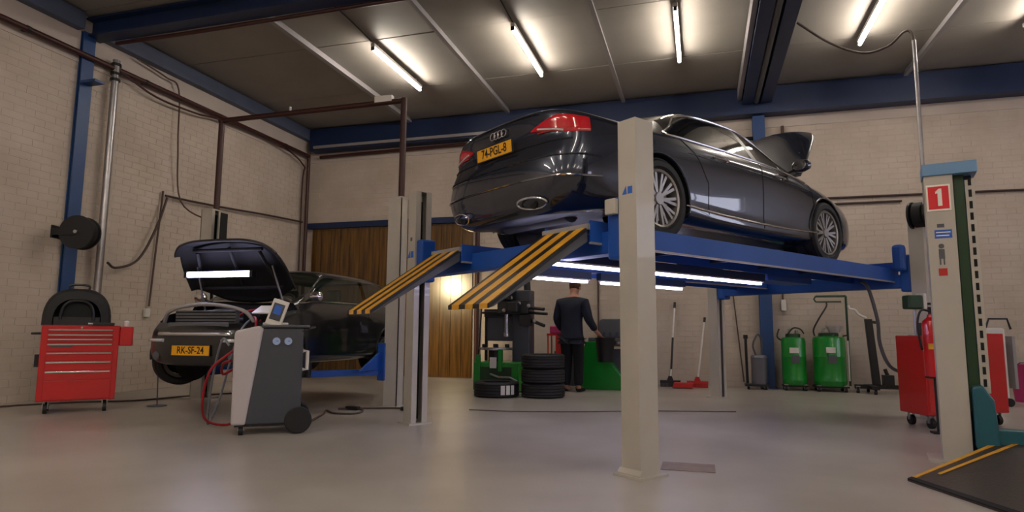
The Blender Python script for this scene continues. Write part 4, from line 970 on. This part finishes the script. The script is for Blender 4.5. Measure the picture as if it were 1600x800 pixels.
# cords on the floor
wire('floor_cable', [(-4.1, 6.10, .012), (-4.4, 6.9, .012), (-4.55, 7.2, .012), (-4.3, 7.0, .012), (-4.05, 7.1, .012), (-4.2, 7.45, .012), (-4.5, 7.4, .012), (-4.35, 7.5, .012), (-3.9, 7.72, .012), (-3.45, 7.75, .012)], .012, M_cable, 'dark power cable curled on the floor behind the service station', 'cable')
wire('floor_cable', [(-2.9, 7.9, .01), (-2.3, 7.95, .01), (-1.6, 8.15, .01), (-.6, 8.6, .01), (.4, 8.9, .006)], .006, M_cable, 'thin cable lying across the floor in front of the tyre stack', 'cable')
wire('floor_cable', [(-8.8, 5.8, .012), (-8.5, 6.5, .012), (-8.2, 6.9, .012), (-7.7, 7.3, .012), (-7.5, 8.0, .012), (-7.2, 8.6, .012), (-6.6, 8.9, .012)], .012, M_cable, 'dark cable on the floor along the left wall behind the tool chest', 'cable')
tag(B(-4.42, -4.24, 7.42, 7.50, 0, .045).build('plug_block', M_black, bev=.01), 'black plug block on the dark floor cable by the two-post lift', 'plug')
tag(B(-3.72, -3.64, 7.58, 7.66, 0, .05).build('plug_block', M_black, bev=.01), 'small black plug at the foot of the two-post lift post', 'plug')
tag(MB().cyl((-6.95, 6.95, 0), (-6.95, 6.95, .012), .12, 16).cyl((-6.95, 6.95, .012), (-6.97, 6.95, .42), .008, 8).build('stand_rod', M_sgrey), 'thin rod standing on a flat foot under the small hatchback wheel', 'stand')
tag(MB().tube(spline([(-6.5, 7.95, .012), (-6.35, 7.9, .012), (-6.3, 8.0, .012), (-6.1, 8.02, .012)], 5), .015).build('wheel_chock', M_black), 'small black wrench-like tool on the floor under the small hatchback', 'tool')

# ------------------------------------------------------------------ tyres
def tyre(loc, R, W, label, group=None, band=False):
    t = thing('tyre', loc, 0, label, 'tyre', group)
    r0 = R*.62; h = W/2
    prof = [(r0, h-.7*h), (r0+.012, h-.98*h+0), (R-.03, .003), (R-.006, .02)]
    for k in (.2, .4, .6, .8): prof += [(R, (k-.07)*W), (R-.007, (k-.02)*W), (R-.007, (k+.02)*W), (R, (k+.07)*W)]
    prof += [(R-.006, W-.02), (R-.03, W-.003), (r0+.012, W-.006), (r0, W-.3*h)]
    MB().lathe(prof, axis='z', n=44, closed=True).build('tread', M_rubber, t, smooth=True)
    for z in (0.01, W-.022): MB().lathe([(r0-.004, z), (r0+.012, z), (r0+.012, z+.012), (r0-.004, z+.012)], n=36, closed=True).build('bead', M_black, t)
    return t
for k, pos in enumerate(('bottom', 'middle', 'top')):
    tyre((-2.42, 9.95, k*.224), .345, .222, f'black tyre lying flat, {pos} of the stack of three beside the man')
lt = tyre((-3.14, 9.80, 0), .36, .235, 'single black tyre lying flat with white labels on its tread, left of the tyre stack')
for k, a in enumerate((-.98, -.74, -.50)):
    ca, sa = math.cos(a), math.sin(a); r = .362
    vs = []
    for da in (-.10, .08):
        for z in (.05, .19): vs.append((r*math.cos(a+da), r*math.sin(a+da), z))
        for z in (.05, .19): vs.append(((r-.004)*math.cos(a+da), (r-.004)*math.sin(a+da), z))
    MB().add(vs, [(0, 1, 5, 4), (2, 3, 7, 6), (0, 2, 3, 1), (4, 6, 7, 5)]).build('white_label', M_white, lt)

# ------------------------------------------------------------------ tyre changer
ch = thing('tyre_changer', (-3.35, 10.75, 0), -.05, 'green tyre-changing machine with black tilting column behind the flat tyre', 'workshop machine')
B(-.42, .42, -.30, .38, .02, .50).build('cabinet', M_green, ch, bev=.02)
B(-.30, .28, -.31, -.29, .1, .42).build('front_panel', M_dgreen, ch)
B(-.36, -.28, -.33, -.30, .1, .62).build('green_frame', M_green, ch); B(.06, .12, -.36, -.30, .35, .72).build('green_post', M_green, ch)
B(-.10, .02, -.335, -.32, .40, .58).build('label', M_white, ch)
MB().cyl((-.12, 0, .5), (-.12, 0, .70), .13, 20).build('turntable_shaft', M_black, ch)
MB().cyl((-.12, 0, .70), (-.12, 0, .74), .30, 32).build('turntable', M_steel, ch)
for a in range(4):
    q = a*PI/2+.4; B(-.12+.2*math.cos(q)-.03, -.12+.2*math.cos(q)+.03, .2*math.sin(q)-.03, .2*math.sin(q)+.03, .74, .80).build('jaw', M_black, ch)
B(.14, .46, .12, .42, .02, 1.75).build('column', M_acdark, ch, bev=.02)
ch.children[-1].data.materials[0] = M_dblue if False else M_black
B(.18, .38, -.30, .30, 1.35, 1.52).build('swing_arm', M_black, ch, bev=.02)
MB().cyl((.10, -.05, 1.0), (.10, -.05, 1.75), .035, 12).cyl((.10, -.05, 1.0), (.10, -.05, .93), .05, 12).build('vertical_shaft', M_steel, ch)
B(-.05, .52, -.14, .08, 1.32, 1.56).build('arm_head', M_black, ch, bev=.02)
MB().cyl((.3, -.05, 1.45), (.80, -.12, 1.40), .028, 10).cyl((.3, 0, 1.36), (.86, -.15, 1.32), .025, 10).cyl((.35, 0, 1.28), (.80, -.1, 1.12), .03, 10).box(.36, .56, -.14, .02, 1.12, 1.30).build('helper_arm', M_black, ch)
for p in ((.36, -.16, 1.5), (.52, -.12, 1.46), (.1, -.2, 1.38), (.2, -.14, 1.6), (.62, -.1, 1.2)): MB().lathe([(.0, -.035), (.03, -.02), (.035, 0), (.03, .02), (0, .035)], p, n=12).build('knob', M_lgrey, ch, smooth=True)
MB().cyl((.4, .25, 1.45), (.36, .25, 2.0), .06, 14).build('air_tank', M_black, ch)
MB().box(.02, .22, -.2, .1, 1.55, 1.80).build('arm_motor', M_black, ch, bev=.03)
MB().cyl((-.4, -.1, .62), (-.34, -.12, 1.55), .014, 8).cyl((-.42, .1, 1.35), (.3, .1, 1.38), .02, 8).build('hose_rack', M_black, ch)
MB().box(-.40, .14, .3, .34, .85, 1.28).build('back_board', M_acdark, ch)
MB().box(-.44, -.40, .28, .34, .5, 1.4).box(.10, .14, .28, .34, .5, 1.4).box(-.44, .14, .24, .36, 1.28, 1.42).build('board_frame', M_black, ch)
MB().tube([(-.1, -.3, .3), (.1, -.42, .26), (.3, -.44, .26), (.42, -.42, .2)], .018).build('pedal_bar', M_steel, ch)
tag(B(-2.75, -2.15, 12.2, 12.7, 0, .66).build('low_cabinet', M_sgrey, bev=.02), 'dull grey low cabinet behind the tyre stack', 'cabinet')
rt = thing('tool_trolley', (-2.62, 11.9, 0), 0, 'small red tool trolley between the tyre changer and the man', 'trolley')
MB().box(-.17, .22, -.14, .2, .10, .14).box(-.17, .22, -.14, .2, .95, .99).build('shelf', M_redp, rt)
for x in (-.15, .19):
    for y in (-.12, .18): MB().cyl((x, y, .02), (x, y, .96), .014, 8).build('trolley_leg', M_orange, rt)
B(-.12, .22, -.12, .15, .99, 1.13).build('tool_box', M_pink, rt, bev=.02)
rt.children[-1].data.materials[0] = mat('dark_plum_plastic', '3a1430', .5)
B(.0, .2, -.145, -.14, .55, .95).build('front_flap', M_redp, rt)

# ------------------------------------------------------------------ wheel balancer
wbz = thing('wheel_balancer', (-1.72, 11.72, 0), -.1, 'green wheel balancer with grey top tray beside the man', 'workshop machine')
MB().prism([(-.50, .0), (-.30, .85), (.10, .85), (.12, .55), (.45, .12), (.50, 0)], -.15, .3, 'y').build('cabinet', M_green, wbz, bev=.015)
B(-.30, .42, .05, .55, .85, .92).build('weight_tray', M_sgrey, wbz, bev=.01)
MB().prism([(-.14, .92), (-.12, 1.24), (-.07, 1.27), (.52, 1.27), (.57, 1.22), (.56, .92)], .18, .30, 'y').build('wheel_guard', M_sgrey, wbz, bev=.02)
for k in range(5): B(-.06+k*.12, -.01+k*.12, .172, .182, .95, 1.02).build('weight_pocket', M_acdark, wbz)
MB().cyl((.0, .0, .80), (.50, -.1, .80), .035, 14).build('spindle', M_steel, wbz, smooth=True)
MB().cyl((.42, -.09, .80), (.47, -.1, .80), .09, 20).build('spindle_cone', M_black, wbz)
B(.12, .5, .0, .25, .15, .72).build('lower_housing', M_sgrey, wbz, bev=.02)
bk = bpy.data.objects.new('weight_bin', None); COL.objects.link(bk); bk.parent = wbz; bk.location = (.12, -.36, .50)
MB().lathe([(.0, 0), (.13, 0), (.17, .40), (.185, .42), (.17, .42), (.125, .02), (.0, .02)], n=24).build('bin_body', M_black, bk, smooth=True)
B(-.16, .16, .14, .26, .30, .36).build('hook', M_black, bk)

# ------------------------------------------------------------------ the man
man = thing('person', (-2.16, 11.0, 0), -.25, 'man in navy jacket and black trousers seen from behind, head bowed, at the wheel balancer', 'person'); man.scale = (1.16, 1.12, 1.06)
def skin_mesh(name, joints, edges, m, parent, sub=2, root=0, smooth=True):
    me = bpy.data.meshes.new(name); me.from_pydata([j[0] for j in joints], edges, [])
    o = bpy.data.objects.new(name, me); COL.objects.link(o)
    md = o.modifiers.new('skin', 'SKIN'); md.use_smooth_shade = True
    if not me.skin_vertices: me.attributes.new('skin_vertices_tmp', 'FLOAT', 'POINT')
    for i, j in enumerate(joints):
        r = j[1]; r = r if isinstance(r, tuple) else (r, r)
        me.skin_vertices[0].data[i].radius = r
        me.skin_vertices[0].data[i].use_root = (i == root)
    sb = o.modifiers.new('sub', 'SUBSURF'); sb.levels = sub; sb.render_levels = sub
    dg = bpy.context.evaluated_depsgraph_get(); dg.update(); nm = bpy.data.meshes.new_from_object(o.evaluated_get(dg))
    bpy.data.objects.remove(o)
    nm.materials.clear(); nm.materials.append(m); nm.name = name; nm.polygons.foreach_set('use_smooth', [True]*len(nm.polygons))
    o = bpy.data.objects.new(name, nm); COL.objects.link(o); o.parent = parent
    return o
def ensure_skin(): pass
# the figure faces +y (away), right hand (+x) lowered forward; hips first
# joints: 0 pelvis 1 waist 2 chest 3 shoulders base 4 neck 5 skull base 6 crown
Jb = [((0, 0, .96), (.15, .11)), ((0, .0, 1.12), (.14, .10)), ((0, .01, 1.32), (.165, .115)), ((0, .03, 1.47), (.12, .09)), ((0, .07, 1.56), .058), ((0, .10, 1.64), (.075, .09)), ((0, .13, 1.73), (.078, .095)), ((0, .15, 1.80), (.05, .06)),
      ((.20, .02, 1.44), .065), ((.255, .02, 1.17), .048), ((.30, .20, .98), .036), ((.32, .27, .93), .034),
      ((-.20, .02, 1.44), .065), ((-.26, .03, 1.16), .048), ((-.24, .20, .97), .036), ((-.23, .27, .93), .034),
      ((.10, 0, .90), .09), ((.10, .02, .50), .06), ((.11, -.02, .12), .042), ((.11, -.02, .05), .04), ((.12, .13, .04), .035),
      ((-.10, 0, .90), .09), ((-.09, .02, .50), .06), ((-.09, -.02, .12), .042), ((-.09, -.02, .05), .04), ((-.10, .13, .04), .035)]
Eb = [(0, 1), (1, 2), (2, 3), (3, 4), (4, 5), (5, 6), (6, 7), (3, 8), (8, 9), (9, 10), (10, 11), (3, 12), (12, 13), (13, 14), (14, 15), (0, 16), (16, 17), (17, 18), (18, 19), (19, 20), (0, 21), (21, 22), (22, 23), (23, 24), (24, 25)]
# fingers continue from the wrists
def hand(w, s):
    base = len(Jb); x, y, z = Jb[w][0]
    Jb.append(((x+.0, y+.06, z-.03), (.034, .02))); Eb.append((w, base))
    for k in range(4):
        fx = (-.028+.019*k)*s; L1 = (.045, .052, .05, .04)[k]
        i = len(Jb); Jb.append(((x+fx, y+.10, z-.05), .0105)); Jb.append(((x+fx*1.1, y+.10+L1*.7, z-.07-.01), .009)); Jb.append(((x+fx*1.1, y+.10+L1, z-.115), .0075))
        Eb.extend([(base, i), (i, i+1), (i+1, i+2)])
    i = len(Jb); Jb.append(((x-.045*s, y+.06, z-.04), .012)); Jb.append(((x-.058*s, y+.10, z-.065), .009)); Eb.extend([(base, i), (i, i+1)])
hand(11, 1); hand(15, -1)
try:
    body = skin_mesh('body', Jb, Eb, M_skin, man, 2)
    jk = [((0, 0, .93), (.185, .135)), ((0, -.005, 1.12), (.175, .125)), ((0, .0, 1.32), (.20, .14)), ((0, .03, 1.46), (.155, .115)), ((0, .05, 1.535), (.075, .075)),
          ((.195, .02, 1.44), .092), ((.262, .02, 1.17), .072), ((.30, .19, .99), .052), ((-.195, .02, 1.44), .092), ((-.267, .03, 1.16), .072), ((-.245, .19, .98), .052), ((0, 0, .86), (.19, .14))]
    skin_mesh('jacket', jk, [(0, 1), (1, 2), (2, 3), (3, 4), (3, 5), (5, 6), (6, 7), (3, 8), (8, 9), (9, 10), (0, 11)], M_navy, man, 2)
    tr = [((0, 0, .95), (.16, .125)), ((.095, 0, .84), (.105, .11)), ((.10, .02, .50), (.08, .085)), ((.11, -.02, .08), (.062, .07)), ((-.095, 0, .84), (.105, .11)), ((-.09, .02, .50), (.08, .085)), ((-.09, -.02, .08), (.062, .07))]
    skin_mesh('trousers', tr, [(0, 1), (1, 2), (2, 3), (0, 4), (4, 5), (5, 6)], M_trous, man, 2)
    for s_ in (1, -1):
        skin_mesh('shoe', [((s_*.105, -.05, .045), (.045, .045)), ((s_*.11, .05, .042), (.048, .042)), ((s_*.12, .17, .035), (.042, .03))], [(0, 1), (1, 2)], M_dark, man, 2)
except Exception as ex:
    print('SKIN FAIL', ex)
# hair, ears, nose
hc = MB()
for i in range(11):
    pass
prof = [(.0, .105), (.04, .10), (.075, .075), (.092, .03), (.093, -.02), (.086, -.06)]
h_ = MB().lathe(prof, n=22).build('hair', M_hair, man, smooth=True); h_.location = (0, .115, 1.735); h_.scale = (.93, 1.05, 1); h_.rotation_euler = (.25, 0, 0)
for s_ in (1, -1):
    MB().lathe([(0, -.012), (.02, -.008), (.03, 0), (.02, .008), (0, .012)], axis='x', n=14).build('ear', M_skin, man, smooth=True).location = (s_*.082, .125, 1.69)
MB().lathe([(0, .03), (.012, .01), (.017, -.01), (0, -.02)], n=10).build('nose', M_skin, man, smooth=True).location = (0, .225, 1.68)

# ------------------------------------------------------------------ back wall equipment
def tank(loc, rz, r, h, label):
    t = thing('oil_drainer', loc, rz, label, 'oil tank')
    MB().lathe([(.0, .10), (r*.9, .10), (r, .14), (r, .18), (r*1.015, .19), (r, .20), (r, h*.62), (r*1.015, h*.63), (r, h*.64), (r, h-.08), (r*.93, h-.02), (r*.6, h), (0, h+.01)], n=36).build('barrel', M_green, t, smooth=True)
    MB().lathe([(r*.62, h-.005), (r*.62, h+.05), (r*.5, h+.06), (0, h+.06)], n=24).build('lid', M_dgreen, t, smooth=True)
    B(-.09, .06, -r-.006, -r+.02, h*.70, h*.80).build('label', M_white, t)
    B(-.06, .07, -r-.006, -r+.02, h*.52, h*.66).build('faded_label', M_sgrey, t)
    MB().box(-r, r, -r*.7, r*.7, .07, .10).build('chassis', M_black, t)
    for x, y in ((-r*.8, -r*.6), (r*.8, -r*.6), (-r*.8, r*.6), (r*.8, r*.6)): castor(t, x, y, .035)
    MB().cyl((-r*.3, 0, h+.05), (-r*.3, 0, h+.14), .02, 10).cyl((r*.35, .05, h+.05), (r*.35, .05, h+.12), .03, 10).cyl((-r*.3, 0, h+.14), (r*.2, 0, h+.16), .014, 8).build('valves', M_steel, t)
    return t
t1 = tank((1.60, 12.75, 0), 0, .205, .96, 'narrower dark green oil tank next to the grey vacuum cleaner')
MB().tube(spline([(-.21, -.02, .9), (-.27, -.05, .96), (-.25, -.02, 1.06), (-.23, 0, 1.10)], 5), .014).build('side_handle', M_black, t1)
MB().tube(spline([(-.1, -.08, 1.0), (0, -.1, 1.12), (.12, -.08, 1.1), (.18, -.05, 1.02)], 5), .012).build('short_hose', M_black, t1)
t2 = tank((2.19, 12.75, 0), 0, .27, .98, 'wider green oil tank with tall overhead frame next to the crane')
fr = MB()
fr.cyl((.33, .05, .1), (.33, .05, 1.70), .02, 8).tube([(-.17, .05, 1.70), (.33, .05, 1.70)], .02).tube([(-.17, .05, 1.60), (.25, .05, 1.60)], .014).tube([(-.17, .05, 1.70), (-.2, .05, 1.65), (-.17, .05, 1.60)], .014).cyl((.33, .05, 1.0), (.24, .0, .98), .014, 8)
fr.build('overhead_frame', M_dgreen, t2)
MB().tube(spline([(-.24, -.1, .98), (-.25, -.1, 1.1), (-.15, -.1, 1.3), (-.02, -.05, 1.5), (.0, 0, 1.58)], 6), .014, 8).build('drain_hose', M_black, t2, smooth=True)
MB().lathe([(.0, .0), (.08, .0), (.14, .12), (.13, .12), (.07, .01), (0, .01)], (.10, 0, 1.04), n=20).build('funnel', M_acgrey, t2, smooth=True)
MB().cyl((.28, -.18, .2), (.28, -.18, .9), .012, 8).build('sight_glass', M_white, t2)
# grey vacuum cleaner
vc = thing('vacuum_cleaner', (1.00, 12.72, 0), 0, 'grey cylindrical vacuum cleaner with black handle at the foot of the blue column', 'vacuum cleaner')
MB().lathe([(.0, .10), (.13, .10), (.14, .14), (.14, .56), (.15, .58), (.13, .62), (0, .63)], n=28).build('drum', M_vac, vc, smooth=True)
MB().box(-.26, .16, -.14, .14, .06, .10).build('base', M_black, vc)
MB().cyl((-.21, 0, .08), (-.22, 0, .92), .025, 10).cyl((-.22, 0, .92), (-.22, .0, .99), .04, 10).build('handle_tube', M_black, vc)
MB().tube(spline([(-.05, -.08, .6), (-.1, -.1, .8), (-.02, -.1, 1.0), (.05, -.05, .9), (.05, 0, .62)], 6), .018, 8).build('suction_hose', M_sgrey, vc, smooth=True)
for x, y in ((-.2, -.1), (.1, -.1), (-.2, .1), (.1, .1)): castor(vc, x, y, .025)
# engine crane
cr_ = thing('engine_crane', (2.80, 12.55, 0), 0, 'black wheeled workshop crane with a slim leaning post by the back wall', 'crane')
MB().box(-.26, .72, -.04, .04, .08, .15).box(-.06, .06, -.30, .30, .08, .14).box(.62, .70, -.30, .30, .08, .14).build('base_frame', M_black, cr_)
MB().prism([(.02, .15), (.14, .15), (.06, 1.28), (-.05, 1.28)], -.05, .05, 'y').build('mast', M_black, cr_, bev=.006)
MB().cyl((0, 0, 1.24), (.14, 0, 1.22), .025, 10).build('pin', M_black, cr_)
MB().tube(spline([(-.02, 0, 1.30), (-.14, -.02, 1.36), (-.20, -.02, 1.44), (-.28, -.03, 1.46), (-.30, -.03, 1.52)], 5), .022, 8).build('pale_handle', M_white, cr_, smooth=True)
MB().box(.18, .34, -.08, .08, .15, .32).cyl((.26, 0, .3), (.22, 0, .42), .03, 10).build('pump', M_black, cr_)
for x, y in ((-.22, -.02), (.66, -.26), (.66, .26), (0, -.26), (0, .26)): castor(cr_, x, y, .04)
# brooms
def broom(loc, rz, L, lean, label, mh, mm, split=0):
    t = thing('broom', loc, rz, label, 'broom')
    top = (lean[0], lean[1], L)
    if split: 
        mid = tuple(a*split+b*(1-split) for a, b in zip(top, (0, 0, .08)))
        MB().cyl((0, 0, .08), tuple(x*.22 for x in top), .016, 8).cyl(mid, top, .016, 8).build('stick', mm, t)
        MB().cyl(tuple(x*.2 for x in top), mid, .02, 8).build('black_grip', M_black, t)
    else: MB().cyl((0, 0, .08), top, .016, 8).build('stick', mm, t)
    MB().cyl(tuple(x*.93 for x in top), top, .024, 8).build('grip', M_black, t)
    MB().box(-.19, .19, -.04, .04, .07, .12).prism([(-.06, .12), (.06, .12), (.03, .20), (-.03, .20)], -.03, .03, 'y').build('head', mh, t)
    bm_ = MB()
    for k in range(26):
        x = -.18+k*.0145; bm_.box(x-.005, x+.005, -.035, .035, 0, .075)
    o = bm_.build('bristles', mh, t); o['kind'] = 'stuff'
    return t
broom((-.60, 12.72, 0), .1, 1.62, (.14, .34, 0), 'taller broom with black head and half black stick against the back wall', M_black, M_white, .55)
broom((-.10, 12.70, 0), -.1, 1.32, (.13, .36, 0), 'shorter broom with red head and white stick right of the black broom', M_redp, M_white)
dpn = thing('dustpan', (-.37, 12.45, 0), 0, 'red dustpan lying on the floor between the two brooms', 'dustpan')
MB().prism([(-.18, .01), (.18, .01), (.2, .09), (.15, .10), (-.15, .10)], -.12, .12, 'y').build('pan', M_redp, dpn, bev=.008)
# poster-like back wall patch objects behind crane
# ------------------------------------------------------------------ red carts on the right
def cart(loc, rz, w_, d_, h, label):
    t = thing('workshop_cart', loc, rz, label, 'tool cart')
    B(0, w_, 0, d_, .14, h).build('cabinet', M_red, t, bev=.01)
    B(.02, w_-.02, -.006, 0, .18, h-.04).build('panel', M_red, t, bev=.004)
    for x in (.08, w_-.08):
        for y in (.08, d_-.08): castor(t, x, y, .055)
    return t
ct = cart((2.31, 7.98, 0), .30, .62, .5, 1.0, 'red wheeled workshop cart behind the fire extinguisher, left of the number one post')
ct2 = cart((3.02, 8.55, 0), .30, .30, .4, 1.03, 'narrow red cart right of the number one post')
# extinguisher standing on a bracket on the cart front
fe = thing('fire_extinguisher', (2.31, 7.70, 0), 0, 'red fire extinguisher with yellow label standing before the red cart', 'fire extinguisher')
MB().lathe([(0, .0), (.085, .0), (.085, .02), (.088, .03), (.088, .52), (.075, .575), (.035, .61), (.03, .64), (0, .64)], (0, 0, .58), n=28).build('cylinder', M_redx, fe, smooth=True)
B(-.06, .05, -.092, -.07, .86, .92).build('yellow_label', M_yellow, fe)
MB().cyl((0, 0, 1.2), (0, 0, 1.27), .02, 10).box(-.02, .12, -.012, .012, 1.27, 1.30).box(-.02, .11, -.012, .012, 1.32, 1.345).build('valve', M_black, fe)
MB().tube(spline([(0, -.02, 1.25), (-.10, -.05, 1.26), (-.14, -.05, 1.1), (-.11, -.04, .85)], 5), .011, 8).build('hose', M_black, fe, smooth=True)
MB().box(-.06, .06, -.06, .06, .0, .02).cyl((0, .0, 0.02), (0, .0, .56), .012, 10).box(-.07, .07, -.07, .07, .56, .58).build('stand', M_black, fe)
# clutter on the cart
def onc(x, y, z=1.0): c, s = math.cos(.30), math.sin(.30); return (2.31+c*x-s*y, 7.98+s*x+c*y, z)
tag(MB().lathe([(0, 0), (.05, 0), (.05, .10), (.04, .13), (.015, .15), (.015, .19), (0, .19)], onc(.22, .18), n=16).build('spray_can', M_lgrey, smooth=True), 'pale spray can on top of the left red cart', 'can')
tag(MB().lathe([(0, 0), (.04, 0), (.04, .14), (.03, .17), (0, .17)], onc(.34, .30), n=16).build('oil_can', M_acdark, smooth=True), 'dark bottle on the left red cart near the post', 'bottle')
tag(MB().lathe([(0, 0), (.025, 0), (.035, .10), (.02, .14), (0, .14)], onc(.06, .12), n=12).build('small_bottle', M_black, smooth=True), 'small black bottle at the left corner of the left red cart', 'bottle')
gm = thing('grinder_box', onc(.16, .35, 1.0), .3, 'dark green and white device on a thin stand on the left red cart', 'device')
MB().cyl((0, 0, 0), (0, 0, .30), .02, 10).lathe([(0, 0), (.09, 0), (.09, .01), (0, .01)], n=16).build('stand', M_steel, gm)
MB().box(-.11, .06, -.07, .07, .30, .46).build('head', M_dgreen, gm, bev=.02); B(.06, .10, -.07, .07, .30, .48).build('white_face', M_white, gm, bev=.01)
tag(B(*(lambda p: (p[0]-.09, p[0]+.08, p[1]-.06, p[1]+.06, 1.0, 1.10))(onc(.38, .10))).build('parts_tray', M_lgrey, bev=.02), 'grey metal parts tray at the front of the left red cart top', 'tray')
# white machine and pink bin far right
wm = thing('white_cabinet', (3.95, 10.9, 0), .2, 'white upright machine behind the narrow red cart', 'cabinet')
MB().box(0, .28, 0, .35, .08, 1.12).build('casing', M_white, wm, bev=.03); MB().tube([(.0, -.02, 1.12), (.05, -.02, 1.25), (.3, -.02, 1.25), (.34, -.02, 1.1)], .015).build('handle', M_black, wm)
for x in (.04, .24): MB().cyl((x, -.05, .06), (x, .0, .06), .06, 16).build('wheel', M_rubber, wm)
B(.36, .40, .0, .2, .25, 1.0).build('side_tool', M_lgrey, wm)
pk = thing('pink_bin', (4.75, 11.8, 0), 0, 'magenta plastic bin at the right edge by the back wall', 'bin')
MB().lathe([(0, 0), (.14, 0), (.19, .55), (.2, .57), (.18, .57), (.13, .02), (0, .02)], n=24).build('bin_body', M_pink, pk, smooth=True)
MB().tube([(-.19, 0, .5), (-.1, -.15, .6), (.1, -.15, .6), (.19, 0, .5)], .008).build('bin_handle', M_sgrey, pk)
